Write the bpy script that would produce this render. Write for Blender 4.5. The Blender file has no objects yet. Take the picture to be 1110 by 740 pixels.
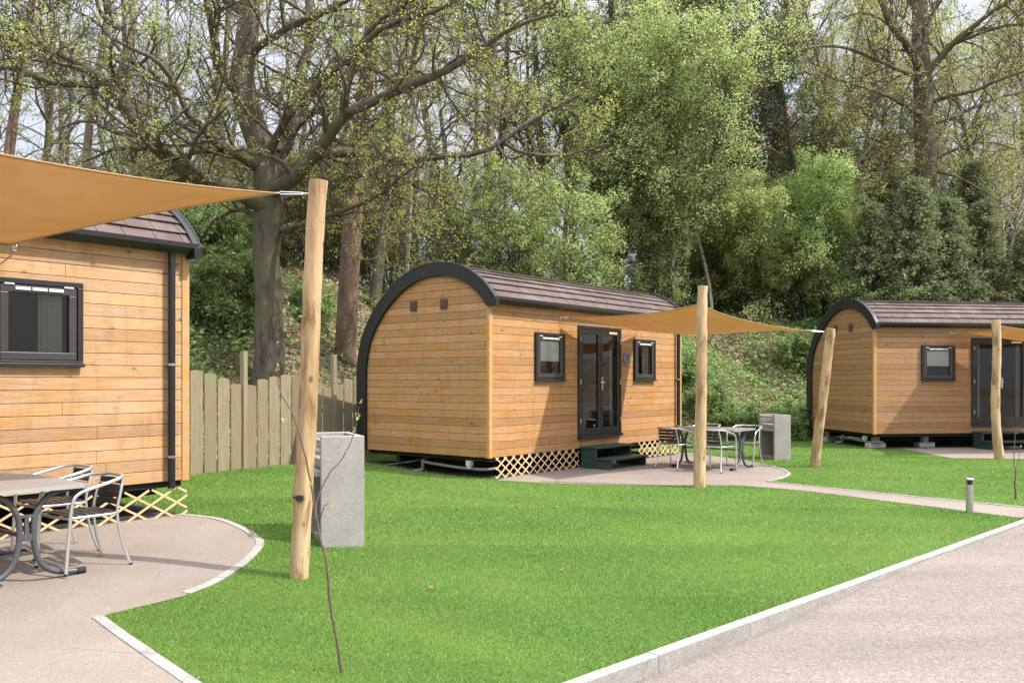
import bpy, bmesh, math, random
import numpy as np
from mathutils import Vector, Matrix
R = math.radians
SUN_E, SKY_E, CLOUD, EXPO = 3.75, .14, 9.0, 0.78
random.seed(7)
rng = np.random.default_rng(11)
scn = bpy.context.scene
COL = scn.collection

# ------------------------------------------------------------------ camera maths (measured from the photograph)
F, CX, HY, H = 950., 555., 412., 1.6          # focal length in photo pixels, centre column, horizon row, eye height

def sstep(a, b, x):
    t = np.clip((x - a) / (b - a), 0, 1)
    return t * t * (3 - 2 * t)

def gz(x, y):                                  # ground height: level, rising a little towards the first cabin
    return .12 * sstep(1.0, 3.2, -np.asarray(x, float)) * sstep(5.0, 9.0, np.asarray(y, float))

def gp(px, py, z=None):                        # point of the ground under a photo pixel
    zz = 0. if z is None else z
    for _ in range(6):
        d = (H - zz) * F / (py - HY)
        X = (px - CX) / F * d
        if z is None:
            zz = float(gz(X, d))
    return (X, d, zz)

def at(px, py, d):                             # point of the place at a distance
    return Vector(((px - CX) / F * d, d, H - (py - HY) / F * d))

# ------------------------------------------------------------------ node helpers
def new_mat(name):
    m = bpy.data.materials.new(name)
    m.use_nodes = True
    nt = m.node_tree
    nt.nodes.clear()
    out = nt.nodes.new('ShaderNodeOutputMaterial')
    return m, nt, out

def nd(nt, kind, **kw):
    n = nt.nodes.new(kind)
    for k, v in kw.items():
        if k in n.inputs.keys() if isinstance(k, str) else False:
            n.inputs[k].default_value = v
        else:
            setattr(n, k, v)
    return n

def lk(nt, a, b):
    nt.links.new(a, b)

def ramp(nt, fac, stops, interp='LINEAR'):
    r = nt.nodes.new('ShaderNodeValToRGB')
    r.color_ramp.interpolation = interp
    e = r.color_ramp.elements
    while len(e) < len(stops):
        e.new(.5)
    for i, (p, c) in enumerate(stops):
        e[i].position = p
        e[i].color = (*c, 1) if len(c) == 3 else c
    lk(nt, fac, r.inputs['Fac'])
    return r.outputs['Color']

def mixc(nt, fac, a, b, mode='MIX'):
    m = nt.nodes.new('ShaderNodeMix')
    m.data_type = 'RGBA'
    m.blend_type = mode
    for sock, v in ((m.inputs[0], fac), (m.inputs[6], a), (m.inputs[7], b)):
        if isinstance(v, (int, float)):
            sock.default_value = v
        elif isinstance(v, tuple):
            sock.default_value = (*v, 1)
        else:
            lk(nt, v, sock)
    return m.outputs[2]

def coords(nt, scale=(1, 1, 1), rot=(0, 0, 0), kind='Object'):
    tc = nt.nodes.new('ShaderNodeTexCoord')
    mp = nt.nodes.new('ShaderNodeMapping')
    mp.inputs['Scale'].default_value = scale
    mp.inputs['Rotation'].default_value = rot
    lk(nt, tc.outputs[kind], mp.inputs['Vector'])
    return mp.outputs['Vector']

def noise(nt, vec, scale, detail=4, rough=.55, dist=0.):
    n = nt.nodes.new('ShaderNodeTexNoise')
    n.inputs['Scale'].default_value = scale
    n.inputs['Detail'].default_value = detail
    n.inputs['Roughness'].default_value = rough
    n.inputs['Distortion'].default_value = dist
    lk(nt, vec, n.inputs['Vector'])
    return n.outputs['Fac']

def bump(nt, height, strength=.3, dist=.01):
    b = nt.nodes.new('ShaderNodeBump')
    b.inputs['Strength'].default_value = strength
    b.inputs['Distance'].default_value = dist
    lk(nt, height, b.inputs['Height'])
    return b.outputs['Normal']

def pbsdf(nt, out, color, rough=.6, metal=0., normal=None, spec=.5):
    p = nt.nodes.new('ShaderNodeBsdfPrincipled')
    if isinstance(color, tuple):
        p.inputs['Base Color'].default_value = (*color, 1)
    else:
        lk(nt, color, p.inputs['Base Color'])
    if isinstance(rough, (int, float)):
        p.inputs['Roughness'].default_value = rough
    else:
        lk(nt, rough, p.inputs['Roughness'])
    p.inputs['Metallic'].default_value = metal
    p.inputs['Specular IOR Level'].default_value = spec
    if normal is not None:
        lk(nt, normal, p.inputs['Normal'])
    lk(nt, p.outputs['BSDF'], out.inputs['Surface'])
    return p

def simple(name, color, rough=.5, metal=0., var=.12, vscale=6., bmp=0., bscale=40., spec=.5):
    m, nt, out = new_mat(name)
    v = coords(nt)
    n = noise(nt, v, vscale, 5)
    lo = tuple(max(0, c * (1 - var)) for c in color)
    hi = tuple(min(1, c * (1 + var)) for c in color)
    c = ramp(nt, n, [(.3, lo), (.7, hi)])
    nrm = None
    if bmp:
        nrm = bump(nt, noise(nt, v, bscale, 3), bmp, .01)
    pbsdf(nt, out, c, rough, metal, nrm, spec)
    return m

def wood_mat(name, dark, light, axis='x', board=.125, knots=True, rough=.6):
    """boards running along axis, one tone per board, streaky grain and knots"""
    m, nt, out = new_mat(name)
    tc = nt.nodes.new('ShaderNodeTexCoord')
    sep = nt.nodes.new('ShaderNodeSeparateXYZ')
    lk(nt, tc.outputs['Object'], sep.inputs[0])
    dv = nt.nodes.new('ShaderNodeMath'); dv.operation = 'DIVIDE'
    sh = nt.nodes.new('ShaderNodeMath'); sh.operation = 'SUBTRACT'
    lk(nt, sep.outputs['Z'], sh.inputs[0]); sh.inputs[1].default_value = .35
    lk(nt, sh.outputs[0], dv.inputs[0]); dv.inputs[1].default_value = board
    fl = nt.nodes.new('ShaderNodeMath'); fl.operation = 'FLOOR'
    lk(nt, dv.outputs[0], fl.inputs[0])
    wn = nt.nodes.new('ShaderNodeTexWhiteNoise'); wn.noise_dimensions = '1D'
    lk(nt, fl.outputs[0], wn.inputs['W'])
    # offset the grain per board
    cmb = nt.nodes.new('ShaderNodeCombineXYZ')
    ml = nt.nodes.new('ShaderNodeMath'); ml.operation = 'MULTIPLY'
    lk(nt, wn.outputs['Value'], ml.inputs[0]); ml.inputs[1].default_value = 37.
    lk(nt, ml.outputs[0], cmb.inputs[0]); lk(nt, ml.outputs[0], cmb.inputs[1])
    add = nt.nodes.new('ShaderNodeVectorMath'); add.operation = 'ADD'
    lk(nt, tc.outputs['Object'], add.inputs[0]); lk(nt, cmb.outputs[0], add.inputs[1])
    mp = nt.nodes.new('ShaderNodeMapping')
    mp.inputs['Scale'].default_value = (1.3, 1.3, 26)
    lk(nt, add.outputs[0], mp.inputs['Vector'])
    grain = noise(nt, mp.outputs[0], 3.2, 6, .65, .6)
    mp2 = nt.nodes.new('ShaderNodeMapping')
    mp2.inputs['Scale'].default_value = (1, 1, 3)
    lk(nt, add.outputs[0], mp2.inputs['Vector'])
    blot = noise(nt, mp2.outputs[0], 1.6, 3)
    base = ramp(nt, grain, [(.25, dark), (.75, light)])
    tone = nt.nodes.new('ShaderNodeMapRange')
    lk(nt, wn.outputs['Value'], tone.inputs[0])
    tone.inputs[3].default_value = .82; tone.inputs[4].default_value = 1.12
    hsv = nt.nodes.new('ShaderNodeHueSaturation')
    lk(nt, base, hsv.inputs['Color']); lk(nt, tone.outputs[0], hsv.inputs['Value'])
    bl = nt.nodes.new('ShaderNodeMapRange')
    lk(nt, blot, bl.inputs[0]); bl.inputs[1].default_value = .3; bl.inputs[2].default_value = .7
    bl.inputs[3].default_value = .88; bl.inputs[4].default_value = 1.1
    lk(nt, bl.outputs[0], hsv.inputs['Saturation'])
    col = hsv.outputs[0]
    if knots:
        vo = nt.nodes.new('ShaderNodeTexVoronoi')
        vo.inputs['Scale'].default_value = 3.0
        mp3 = nt.nodes.new('ShaderNodeMapping'); mp3.inputs['Scale'].default_value = (1, 1, 1.5)
        lk(nt, add.outputs[0], mp3.inputs['Vector']); lk(nt, mp3.outputs[0], vo.inputs['Vector'])
        k = ramp(nt, vo.outputs['Distance'], [(.045, (.9, .9, .9)), (.085, (.25, .25, .25)), (.16, (0, 0, 0))])
        col = mixc(nt, k, col, tuple(c * .40 for c in dark))
        st = noise(nt, coords(nt, (3., 3., .7)), 2.4, 5, .65)
        col = mixc(nt, ramp(nt, st, [(.50, (0, 0, 0)), (.72, (.45, .45, .45))]), col, (.20, .12, .062))
    nrm = bump(nt, grain, .12, .004)
    pbsdf(nt, out, col, rough, 0, nrm, .35)
    return m

def leaf_mat(name, dark, light, trans=.45, rough=.55, straw=None):
    m, nt, out = new_mat(name)
    at_ = nt.nodes.new('ShaderNodeAttribute'); at_.attribute_name = 'tone'
    oi = nt.nodes.new('ShaderNodeObjectInfo')
    c = ramp(nt, at_.outputs['Fac'], [(0., dark), (1., light)] if straw is None else [(0., dark), (.9, light), (.95, straw), (1., straw)])
    hs = nt.nodes.new('ShaderNodeHueSaturation')
    mr = nt.nodes.new('ShaderNodeMapRange'); lk(nt, oi.outputs['Random'], mr.inputs[0])
    mr.inputs[3].default_value = .88; mr.inputs[4].default_value = 1.1
    mh = nt.nodes.new('ShaderNodeMapRange'); lk(nt, oi.outputs['Random'], mh.inputs[0])
    mh.inputs[3].default_value = .485; mh.inputs[4].default_value = .515
    lk(nt, c, hs.inputs['Color']); lk(nt, mr.outputs[0], hs.inputs['Value']); lk(nt, mh.outputs[0], hs.inputs['Hue'])
    p = nt.nodes.new('ShaderNodeBsdfPrincipled')
    lk(nt, hs.outputs[0], p.inputs['Base Color'])
    p.inputs['Roughness'].default_value = rough
    p.inputs['Specular IOR Level'].default_value = .3
    t = nt.nodes.new('ShaderNodeBsdfTranslucent')
    lk(nt, hs.outputs[0], t.inputs['Color'])
    mx = nt.nodes.new('ShaderNodeMixShader'); mx.inputs[0].default_value = trans
    lk(nt, p.outputs[0], mx.inputs[1]); lk(nt, t.outputs[0], mx.inputs[2])
    lk(nt, mx.outputs[0], out.inputs['Surface'])
    return m

def bark_mat(name, dark, light, moss=None, scale=9., stretch=.25, band=None):
    m, nt, out = new_mat(name)
    v = coords(nt, (1, 1, stretch))
    n = noise(nt, v, scale, 6, .7, .4)
    n2 = noise(nt, coords(nt), 1.1, 3)
    c = ramp(nt, n, [(.3, dark), (.68, light)])
    if moss:
        f = ramp(nt, n2, [(.45, (0, 0, 0)), (.62, (1, 1, 1))])
        ge = nt.nodes.new('ShaderNodeNewGeometry')
        c = mixc(nt, f, c, moss)
    if band:
        nb = noise(nt, coords(nt, (1, 1, 6)), 2.2, 4, .7)
        c = mixc(nt, ramp(nt, nb, [(.58, (0, 0, 0)), (.63, (1, 1, 1))]), c, band)
    pbsdf(nt, out, c, .9, 0, bump(nt, n, .8, .03), .2)
    return m

M = {}
M['clad'] = wood_mat('honey_cladding', (.295, .140, .050), (.495, .275, .114))
M['clad_pale'] = wood_mat('pale_larch_cladding', (.335, .180, .078), (.56, .355, .188))
M['clad_shade'] = wood_mat('shade_browned_cladding', (.25, .125, .052), (.42, .24, .110))  # darker, browner copy of the cladding: farther cabin's shade put into its colour
M['corner'] = wood_mat('corner_board_wood', (.38, .205, .075), (.50, .295, .115), board=5., knots=False)
M['black'] = simple('black_trim_paint', (.013, .0135, .014), .45, var=.15, spec=.4)
M['frame'] = simple('anthracite_frame', (.020, .018, .018), .4, var=.1, spec=.4)
M['sash'] = simple('grey_brown_sash', (.040, .035, .035), .4, var=.1)
M['groove'] = simple('brown_groove', (.15, .082, .038), .9)
M['dark'] = simple('dark_underside', (.012, .011, .010), .9)
M['interior'] = simple('interior_panel', (.045, .035, .026), .8)
M['blind'] = simple('white_blind', (.86, .85, .82), .8, var=.03)
M['curtain'] = simple('grey_curtain', (.50, .46, .39), .9, var=.06)
M['steel'] = simple('brushed_steel', (.62, .62, .60), .32, 1., var=.06)
M['alu'] = simple('aluminium_tube', (.72, .73, .74), .34, .85, var=.05)
M['slat'] = simple('black_brown_slat', (.022, .019, .018), .5, var=.25, vscale=20)
M['tabletop'] = simple('grey_table_top', (.23, .215, .20), .42, var=.10, vscale=30)
M['tableleg'] = simple('graphite_table_leg', (.085, .092, .10), .4, .3, var=.1)
M['rubber'] = simple('black_rubber', (.015, .015, .015), .8)
M['green'] = simple('dark_green_paint', (.022, .052, .040), .5, var=.2)
M['lattice'] = simple('pale_lattice_wood', (.62, .43, .23), .7, var=.15, vscale=12)
M['pvc'] = simple('grey_pvc_pipe', (.15, .15, .155), .5, var=.1)
M['block'] = simple('pale_concrete_block', (.42, .40, .37), .9, var=.15, bmp=.3)
M['vent'] = simple('brown_vent_plastic', (.075, .042, .032), .5)
M['sign'] = simple('grey_sign_disc', (.20, .22, .22), .45)
M['signmark'] = simple('blue_sign_mark', (.05, .085, .14), .5)
M['white'] = simple('white_plastic', (.55, .56, .60), .5, var=.03)

def tile_mat():
    m, nt, out = new_mat('mauve_brown_roof_tile')
    at_ = nt.nodes.new('ShaderNodeAttribute'); at_.attribute_name = 'tone'
    c = ramp(nt, at_.outputs['Fac'], [(0., (.098, .070, .061)), (.5, (.115, .083, .073)), (1., (.132, .096, .086))])
    v = coords(nt)
    n = noise(nt, v, 60, 4, .7)
    c = mixc(nt, n, mixc(nt, .35, c, (.04, .025, .022)), c)
    c2 = mixc(nt, ramp(nt, noise(nt, v, 2.2, 4), [(.45, (0, 0, 0)), (.75, (.5, .5, .5))]), c, (.22, .19, .16))
    pbsdf(nt, out, c2, .85, 0, bump(nt, n, .4, .006), .3)
    return m
M['tile'] = tile_mat()

def sail_mat():
    m, nt, out = new_mat('ochre_sail_cloth')
    v = coords(nt)
    n = noise(nt, v, 1.3, 6, .65, .5)
    w = noise(nt, coords(nt, (220, 30, 30)), 1., 2)
    c = ramp(nt, n, [(.3, (.57, .375, .19)), (.7, (.675, .465, .26))])
    c = mixc(nt, ramp(nt, w, [(.35, (0, 0, 0)), (.65, (.35, .35, .35))]), c, (.62, .42, .22))
    d = nt.nodes.new('ShaderNodeBsdfDiffuse'); lk(nt, c, d.inputs['Color'])
    t = nt.nodes.new('ShaderNodeBsdfTranslucent'); lk(nt, c, t.inputs['Color'])
    mx = nt.nodes.new('ShaderNodeMixShader'); mx.inputs[0].default_value = .42
    lk(nt, d.outputs[0], mx.inputs[1]); lk(nt, t.outputs[0], mx.inputs[2])
    lk(nt, mx.outputs[0], out.inputs['Surface'])
    return m
M['sail'] = sail_mat()
M['hem'] = simple('sail_hem_webbing', (.50, .30, .15), .8)

def glass_mat():
    m, nt, out = new_mat('window_glass')
    g = nt.nodes.new('ShaderNodeBsdfGlossy'); g.inputs['Roughness'].default_value = .02
    g.inputs['Color'].default_value = (.95, .97, .96, 1)
    t = nt.nodes.new('ShaderNodeBsdfTransparent'); t.inputs['Color'].default_value = (.72, .76, .75, 1)
    fr = nt.nodes.new('ShaderNodeFresnel'); fr.inputs['IOR'].default_value = 1.55
    mx = nt.nodes.new('ShaderNodeMixShader')
    lk(nt, fr.outputs[0], mx.inputs[0]); lk(nt, t.outputs[0], mx.inputs[1]); lk(nt, g.outputs[0], mx.inputs[2])
    lk(nt, mx.outputs[0], out.inputs['Surface'])
    return m
M['glass'] = glass_mat()

def pole_mat():
    m, nt, out = new_mat('peeled_log')
    v = coords(nt, (1, 1, .10))
    n = noise(nt, v, 9, 6, .6, .3)
    c = ramp(nt, n, [(.3, (.26, .155, .072)), (.5, (.46, .315, .172)), (.72, (.60, .45, .285))])
    b = noise(nt, coords(nt, (1, 1, .22)), 7.5, 5, .7, .6)
    c = mixc(nt, ramp(nt, b, [(.50, (0, 0, 0)), (.62, (.85, .85, .85))]), c, (.205, .105, .045))
    vo = nt.nodes.new('ShaderNodeTexVoronoi'); vo.inputs['Scale'].default_value = 4.2
    lk(nt, coords(nt, (1, 1, .6)), vo.inputs['Vector'])
    c = mixc(nt, ramp(nt, vo.outputs['Distance'], [(.045, (.9, .9, .9)), (.10, (0, 0, 0))]), c, (.15, .07, .032))
    cr = noise(nt, coords(nt, (26, 26, .5)), 1.0, 3, .6)
    c = mixc(nt, ramp(nt, cr, [(.62, (0, 0, 0)), (.70, (.6, .6, .6))]), c, (.14, .08, .04))
    pbsdf(nt, out, c, .75, 0, bump(nt, n, .35, .012), .25)
    return m
M['pole'] = pole_mat()

def fence_mat():
    m, nt, out = new_mat('weathered_fence_board')
    at_ = nt.nodes.new('ShaderNodeAttribute'); at_.attribute_name = 'tone'
    c = ramp(nt, at_.outputs['Fac'], [(0., (.20, .152, .095)), (.5, (.26, .212, .142)), (1., (.325, .28, .20))])
    v = coords(nt, (9, 9, .5))
    n = noise(nt, v, 4., 6, .65, .4)
    c = mixc(nt, ramp(nt, n, [(.38, (.75, .75, .75)), (.66, (0, 0, 0))]), c, (.19, .145, .09))
    g = noise(nt, coords(nt), 1.7, 3)
    c = mixc(nt, ramp(nt, g, [(.5, (0, 0, 0)), (.72, (.55, .55, .55))]), c, (.19, .20, .10))
    pbsdf(nt, out, c, .85, 0, bump(nt, n, .3, .006), .2)
    return m
M['fence'] = fence_mat()

def granular(name, c1, c2, c3, fine=260., rough=.95, patch=.7, bm=.5, bd=.006, streak=False):
    m, nt, out = new_mat(name)
    v = coords(nt)
    vo = nt.nodes.new('ShaderNodeTexVoronoi'); vo.inputs['Scale'].default_value = fine
    lk(nt, v, vo.inputs['Vector'])
    sp = nt.nodes.new('ShaderNodeSeparateColor'); lk(nt, vo.outputs['Color'], sp.inputs[0])
    c = ramp(nt, sp.outputs[0], [(.0, c1), (.45, c2), (1., c3)])
    vo2 = nt.nodes.new('ShaderNodeTexVoronoi'); vo2.inputs['Scale'].default_value = fine * .33
    lk(nt, v, vo2.inputs['Vector'])
    sp2 = nt.nodes.new('ShaderNodeSeparateColor'); lk(nt, vo2.outputs['Color'], sp2.inputs[0])
    c = mixc(nt, .35, c, ramp(nt, sp2.outputs[1], [(0, c1), (.8, c2), (1, c3)]))
    n1 = noise(nt, v if not streak else coords(nt, (.35, 2.2, 1), (0, 0, R(-44))), patch, 6, .6)
    hs = nt.nodes.new('ShaderNodeHueSaturation')
    mr = nt.nodes.new('ShaderNodeMapRange'); lk(nt, n1, mr.inputs[0])
    mr.inputs[1].default_value = .3; mr.inputs[2].default_value = .7
    mr.inputs[3].default_value = .84; mr.inputs[4].default_value = 1.12
    lk(nt, c, hs.inputs['Color']); lk(nt, mr.outputs[0], hs.inputs['Value'])
    n3 = noise(nt, v, fine * .4, 3)
    pbsdf(nt, out, hs.outputs[0], rough, 0, bump(nt, n3, bm, bd), .2)
    return m
M['paving'] = granular('pink_grit_paving', (.158, .129, .106), (.232, .192, .160), (.325, .277, .237), 300.)
M['road'] = granular('pink_gravel_road', (.128, .105, .088), (.196, .165, .140), (.295, .256, .224), 150., patch=.9, bm=.8, bd=.010, streak=True)
M['kerb'] = granular('pale_kerb_concrete', (.215, .203, .183), (.285, .272, .247), (.36, .342, .312), 120., patch=3.5)
M['bbq'] = granular('grey_aggregate_concrete', (.235, .218, .208), (.325, .303, .288), (.42, .395, .375), 250., patch=2.5)

def lawn_mat():
    m, nt, out = new_mat('lawn_turf')
    v = coords(nt)
    n = noise(nt, v, .8, 5, .6)
    n2 = noise(nt, v, 45, 4, .7)
    c = ramp(nt, n2, [(.3, (.06, .11, .02)), (.7, (.13, .22, .04))])
    c = mixc(nt, ramp(nt, n, [(.4, (0, 0, 0)), (.7, (.5, .5, .5))]), c, (.10, .14, .03))
    pbsdf(nt, out, c, .9, 0, bump(nt, n2, .6, .02), .1)
    return m
M['lawn'] = lawn_mat()

def hill_mat():
    m, nt, out = new_mat('leaf_litter_slope')
    v = coords(nt)
    n = noise(nt, v, .55, 5, .6)
    vo = nt.nodes.new('ShaderNodeTexVoronoi'); vo.inputs['Scale'].default_value = 14.
    lk(nt, v, vo.inputs['Vector'])
    sp = nt.nodes.new('ShaderNodeSeparateColor'); lk(nt, vo.outputs['Color'], sp.inputs[0])
    c = ramp(nt, sp.outputs[0], [(0., (.10, .068, .043)), (.6, (.23, .165, .11)), (1., (.36, .28, .20))])
    c = mixc(nt, ramp(nt, n, [(.5, (0, 0, 0)), (.62, (.8, .8, .8))]), c, (.05, .07, .02))
    pbsdf(nt, out, c, .95, 0, bump(nt, noise(nt, v, 12, 4), .8, .06), .1)
    return m
M['hill'] = hill_mat()
M['soil'] = simple('shade_darkened_soil', (.045, .034, .026), .95, var=.35, vscale=14, bmp=.5)  # soil, coloured extra dark so that it carries the shade under the cabins

M['oakbark'] = bark_mat('oak_bark', (.040, .032, .023), (.165, .14, .105), moss=(.115, .105, .06), scale=8)
M['pinebark'] = bark_mat('pine_bark', (.085, .055, .038), (.26, .175, .12), scale=6)
M['greybark'] = bark_mat('grey_bark', (.052, .042, .031), (.175, .148, .112), moss=(.105, .10, .05), scale=8)
M['birchbark'] = bark_mat('birch_bark', (.30, .28, .24), (.50, .48, .43), scale=5, stretch=1., band=(.06, .05, .045))
M['oakleaf'] = leaf_mat('young_oak_leaf', (.34, .38, .08), (.58, .60, .18), .52)
M['freshleaf'] = leaf_mat('fresh_green_leaf', (.40, .51, .17), (.63, .73, .31), .6)
M['springleaf'] = leaf_mat('sparse_spring_leaf', (.36, .40, .10), (.60, .61, .20), .57)
M['midleaf'] = leaf_mat('mid_green_leaf', (.32, .42, .14), (.55, .64, .26), .6)
M['needle'] = leaf_mat('dark_pine_needle', (.040, .066, .034), (.10, .14, .066), .2)
M['yew'] = leaf_mat('conifer_spray', (.13, .165, .075), (.33, .37, .175), .4)
M['ivy'] = leaf_mat('bramble_ivy_leaf', (.13, .20, .06), (.38, .50, .18), .4, .45)
M['blade'] = leaf_mat('grass_blade', (.090, .190, .036), (.245, .375, .088), .46, .5, straw=(.46, .42, .20))
M['stem'] = simple('sapling_stem', (.10, .072, .045), .8, var=.25, vscale=30)
M['deadleaf'] = leaf_mat('fallen_brown_leaf', (.16, .085, .035), (.34, .21, .10), .1)

# ------------------------------------------------------------------ object helpers
def link(o, parent=None):
    COL.objects.link(o)
    if parent is not None:
        o.parent = parent
    return o

def tag(o, label=None, cat=None, group=None, kind=None):
    if label: o['label'] = label
    if cat: o['category'] = cat
    if group: o['group'] = group
    if kind: o['kind'] = kind
    return o

def empty(name, loc, rz=0., label=None, cat=None, group=None):
    o = bpy.data.objects.new(name, None)
    o.empty_display_size = .2
    o.location = loc
    o.rotation_euler = (0, 0, rz)
    link(o)
    return tag(o, label, cat, group)

def copy_tree(o, parent=None):
    c = o.copy()
    COL.objects.link(c)
    if parent is not None:
        c.parent = parent
    for ch in list(o.children):
        copy_tree(ch, c)
    return c

def np_mesh(name, V, Fq, smooth=False, tone=None):
    """V (n,3); Fq (m,k) faces all with k corners"""
    V = np.asarray(V, np.float32); Fq = np.asarray(Fq, np.int32)
    me = bpy.data.meshes.new(name)
    m, k = Fq.shape
    me.vertices.add(len(V)); me.vertices.foreach_set('co', V.ravel())
    me.loops.add(m * k); me.loops.foreach_set('vertex_index', Fq.ravel())
    me.polygons.add(m)
    me.polygons.foreach_set('loop_start', np.arange(0, m * k, k, dtype=np.int32))
    me.polygons.foreach_set('use_smooth', np.full(m, smooth, bool))
    if tone is not None:
        a = me.attributes.new('tone', 'FLOAT', 'FACE')
        a.data.foreach_set('value', np.asarray(tone, np.float32))
    me.update(calc_edges=True)
    return me

class MB:
    """collects shapes into ONE mesh"""
    def __init__(s):
        s.v = []; s.f = []; s.t = []; s.sm = []
    def add(s, verts, faces, tone=.5, smooth=False):
        o = len(s.v)
        s.v += [tuple(p) for p in verts]
        for f in faces:
            s.f.append([o + i for i in f]); s.t.append(tone); s.sm.append(smooth)
    def box(s, x0, x1, y0, y1, z0, z1, tone=.5, mat=None):
        P = [(x0, y0, z0), (x1, y0, z0), (x1, y1, z0), (x0, y1, z0), (x0, y0, z1), (x1, y0, z1), (x1, y1, z1), (x0, y1, z1)]
        if mat is not None:
            P = [tuple(mat @ Vector(p)) for p in P]
        s.add(P, [(0, 3, 2, 1), (4, 5, 6, 7), (0, 1, 5, 4), (1, 2, 6, 5), (2, 3, 7, 6), (3, 0, 4, 7)], tone)
    def bar(s, a, b, w, t, up=(0, 0, 1), tone=.5):
        """box from a to b, w across, t along up"""
        a, b = Vector(a), Vector(b)
        d = (b - a).normalized(); u = Vector(up)
        sd = d.cross(u).normalized(); u = sd.cross(d).normalized()
        P = []
        for q in (a, b):
            for i, j in ((-1, -1), (1, -1), (1, 1), (-1, 1)):
                P.append(q + sd * (w / 2 * i) + u * (t / 2 * j))
        s.add(P, [(3, 2, 1, 0), (4, 5, 6, 7), (0, 1, 5, 4), (1, 2, 6, 5), (2, 3, 7, 6), (3, 0, 4, 7)], tone)
    def tube(s, pts, r, n=8, cap=True, tone=.5):
        pts = [Vector(p) for p in pts]
        rr = r if isinstance(r, (list, tuple)) else [r] * len(pts)
        P = []; prev = None
        for i, p in enumerate(pts):
            d = (pts[min(i + 1, len(pts) - 1)] - pts[max(i - 1, 0)]).normalized()
            if prev is None:
                ref = Vector((0, 0, 1)) if abs(d.z) < .9 else Vector((1, 0, 0))
                a = d.cross(ref).normalized()
            else:
                a = (prev - d * prev.dot(d)).normalized()
            prev = a
            b = d.cross(a)
            for k in range(n):
                t = 2 * math.pi * k / n
                P.append(p + (a * math.cos(t) + b * math.sin(t)) * rr[i])
        fs = []
        for i in range(len(pts) - 1):
            for k in range(n):
                fs.append((i * n + k, i * n + (k + 1) % n, (i + 1) * n + (k + 1) % n, (i + 1) * n + k))
        s.add(P, fs, tone, True)
        if cap:
            m = (len(pts) - 1) * n
            s.add(P[:n], [tuple(range(n - 1, -1, -1))], tone)
            s.add(P[m:], [tuple(range(n))], tone)
    def prism(s, poly, axis, a, b, tone=.5):
        """closed 2-D outline extruded along axis from a to b; the outline's two coordinates are the remaining axes in order"""
        n = len(poly); P = []
        for q in (a, b):
            for u, v in poly:
                P.append({'x': (q, u, v), 'y': (u, q, v), 'z': (u, v, q)}[axis])
        fs = [tuple(range(n)), tuple(range(2 * n - 1, n - 1, -1))]
        for i in range(n):
            j = (i + 1) % n
            fs.append((i, i + n, j + n, j))
        s.add(P, fs, tone)
    def build(s, name, mat, parent=None, bevel=0., keep=False):
        me = bpy.data.meshes.new(name)
        me.from_pydata(s.v, [], s.f)
        me.polygons.foreach_set('use_smooth', s.sm)
        a = me.attributes.new('tone', 'FLOAT', 'FACE')
        a.data.foreach_set('value', np.asarray(s.t, np.float32))
        me.materials.append(mat)
        bm = bmesh.new(); bm.from_mesh(me)
        if not keep: bmesh.ops.recalc_face_normals(bm, faces=bm.faces[:])
        bm.to_mesh(me); bm.free()
        o = bpy.data.objects.new(name, me)
        if bevel:
            md = o.modifiers.new('bevel', 'BEVEL'); md.width = bevel; md.segments = 2; md.limit_method = 'ANGLE'
            md.angle_limit = R(50)
        return link(o, parent)

def smooth_path(pts, n):
    """Catmull-Rom through pts, n samples per span"""
    P = [Vector(p) for p in pts]
    P = [P[0] * 2 - P[1]] + P + [P[-1] * 2 - P[-2]]
    out = []
    for i in range(1, len(P) - 2):
        for k in range(n):
            t = k / n
            a, b, c, d = P[i - 1], P[i], P[i + 1], P[i + 2]
            out.append(.5 * ((2 * b) + (c - a) * t + (2 * a - 5 * b + 4 * c - d) * t * t + (3 * b - a - 3 * c + d) * t ** 3))
    out.append(P[-2])
    return out

# ------------------------------------------------------------------ GROUND
KP = np.array([2.51, 6.79]); KD = np.array([.7175, .6966]); KN = np.array([-KD[1], KD[0]])   # kerb line; KN points to the lawn

def grid_sheet(name, x0, x1, y0, y1, step, zf, mat, kind='structure', cut=None):
    nx = int((x1 - x0) / step) + 1; ny = int((y1 - y0) / step) + 1
    X, Y = np.meshgrid(np.linspace(x0, x1, nx), np.linspace(y0, y1, ny))
    Z = zf(X, Y)
    V = np.stack([X.ravel(), Y.ravel(), Z.ravel()], 1)
    i = np.arange(nx - 1)[None, :] + nx * np.arange(ny - 1)[:, None]
    Fq = np.stack([i, i + 1, i + 1 + nx, i + nx], -1).reshape(-1, 4)
    me = np_mesh(name, V, Fq, True)
    if cut is not None:
        bm = bmesh.new(); bm.from_mesh(me)
        bmesh.ops.bisect_plane(bm, geom=bm.verts[:] + bm.edges[:] + bm.faces[:], plane_co=(*cut[0], 0), plane_no=(*cut[1], 0), clear_inner=True)
        bm.to_mesh(me); bm.free()
    me.materials.append(mat)
    o = bpy.data.objects.new(name, me)
    link(o); tag(o, kind=kind)
    return o

# foot of the wooded bank (plan polyline, left to right) and its height
BANK = np.array([(-60., -25.), (-14., 3.6), (-6.6, 12.8), (-3.6, 17.6), (.6, 22.2), (5.5, 23.2), (8.2, 25.6), (14., 27.), (30., 28.5), (90., 33.)])

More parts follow.
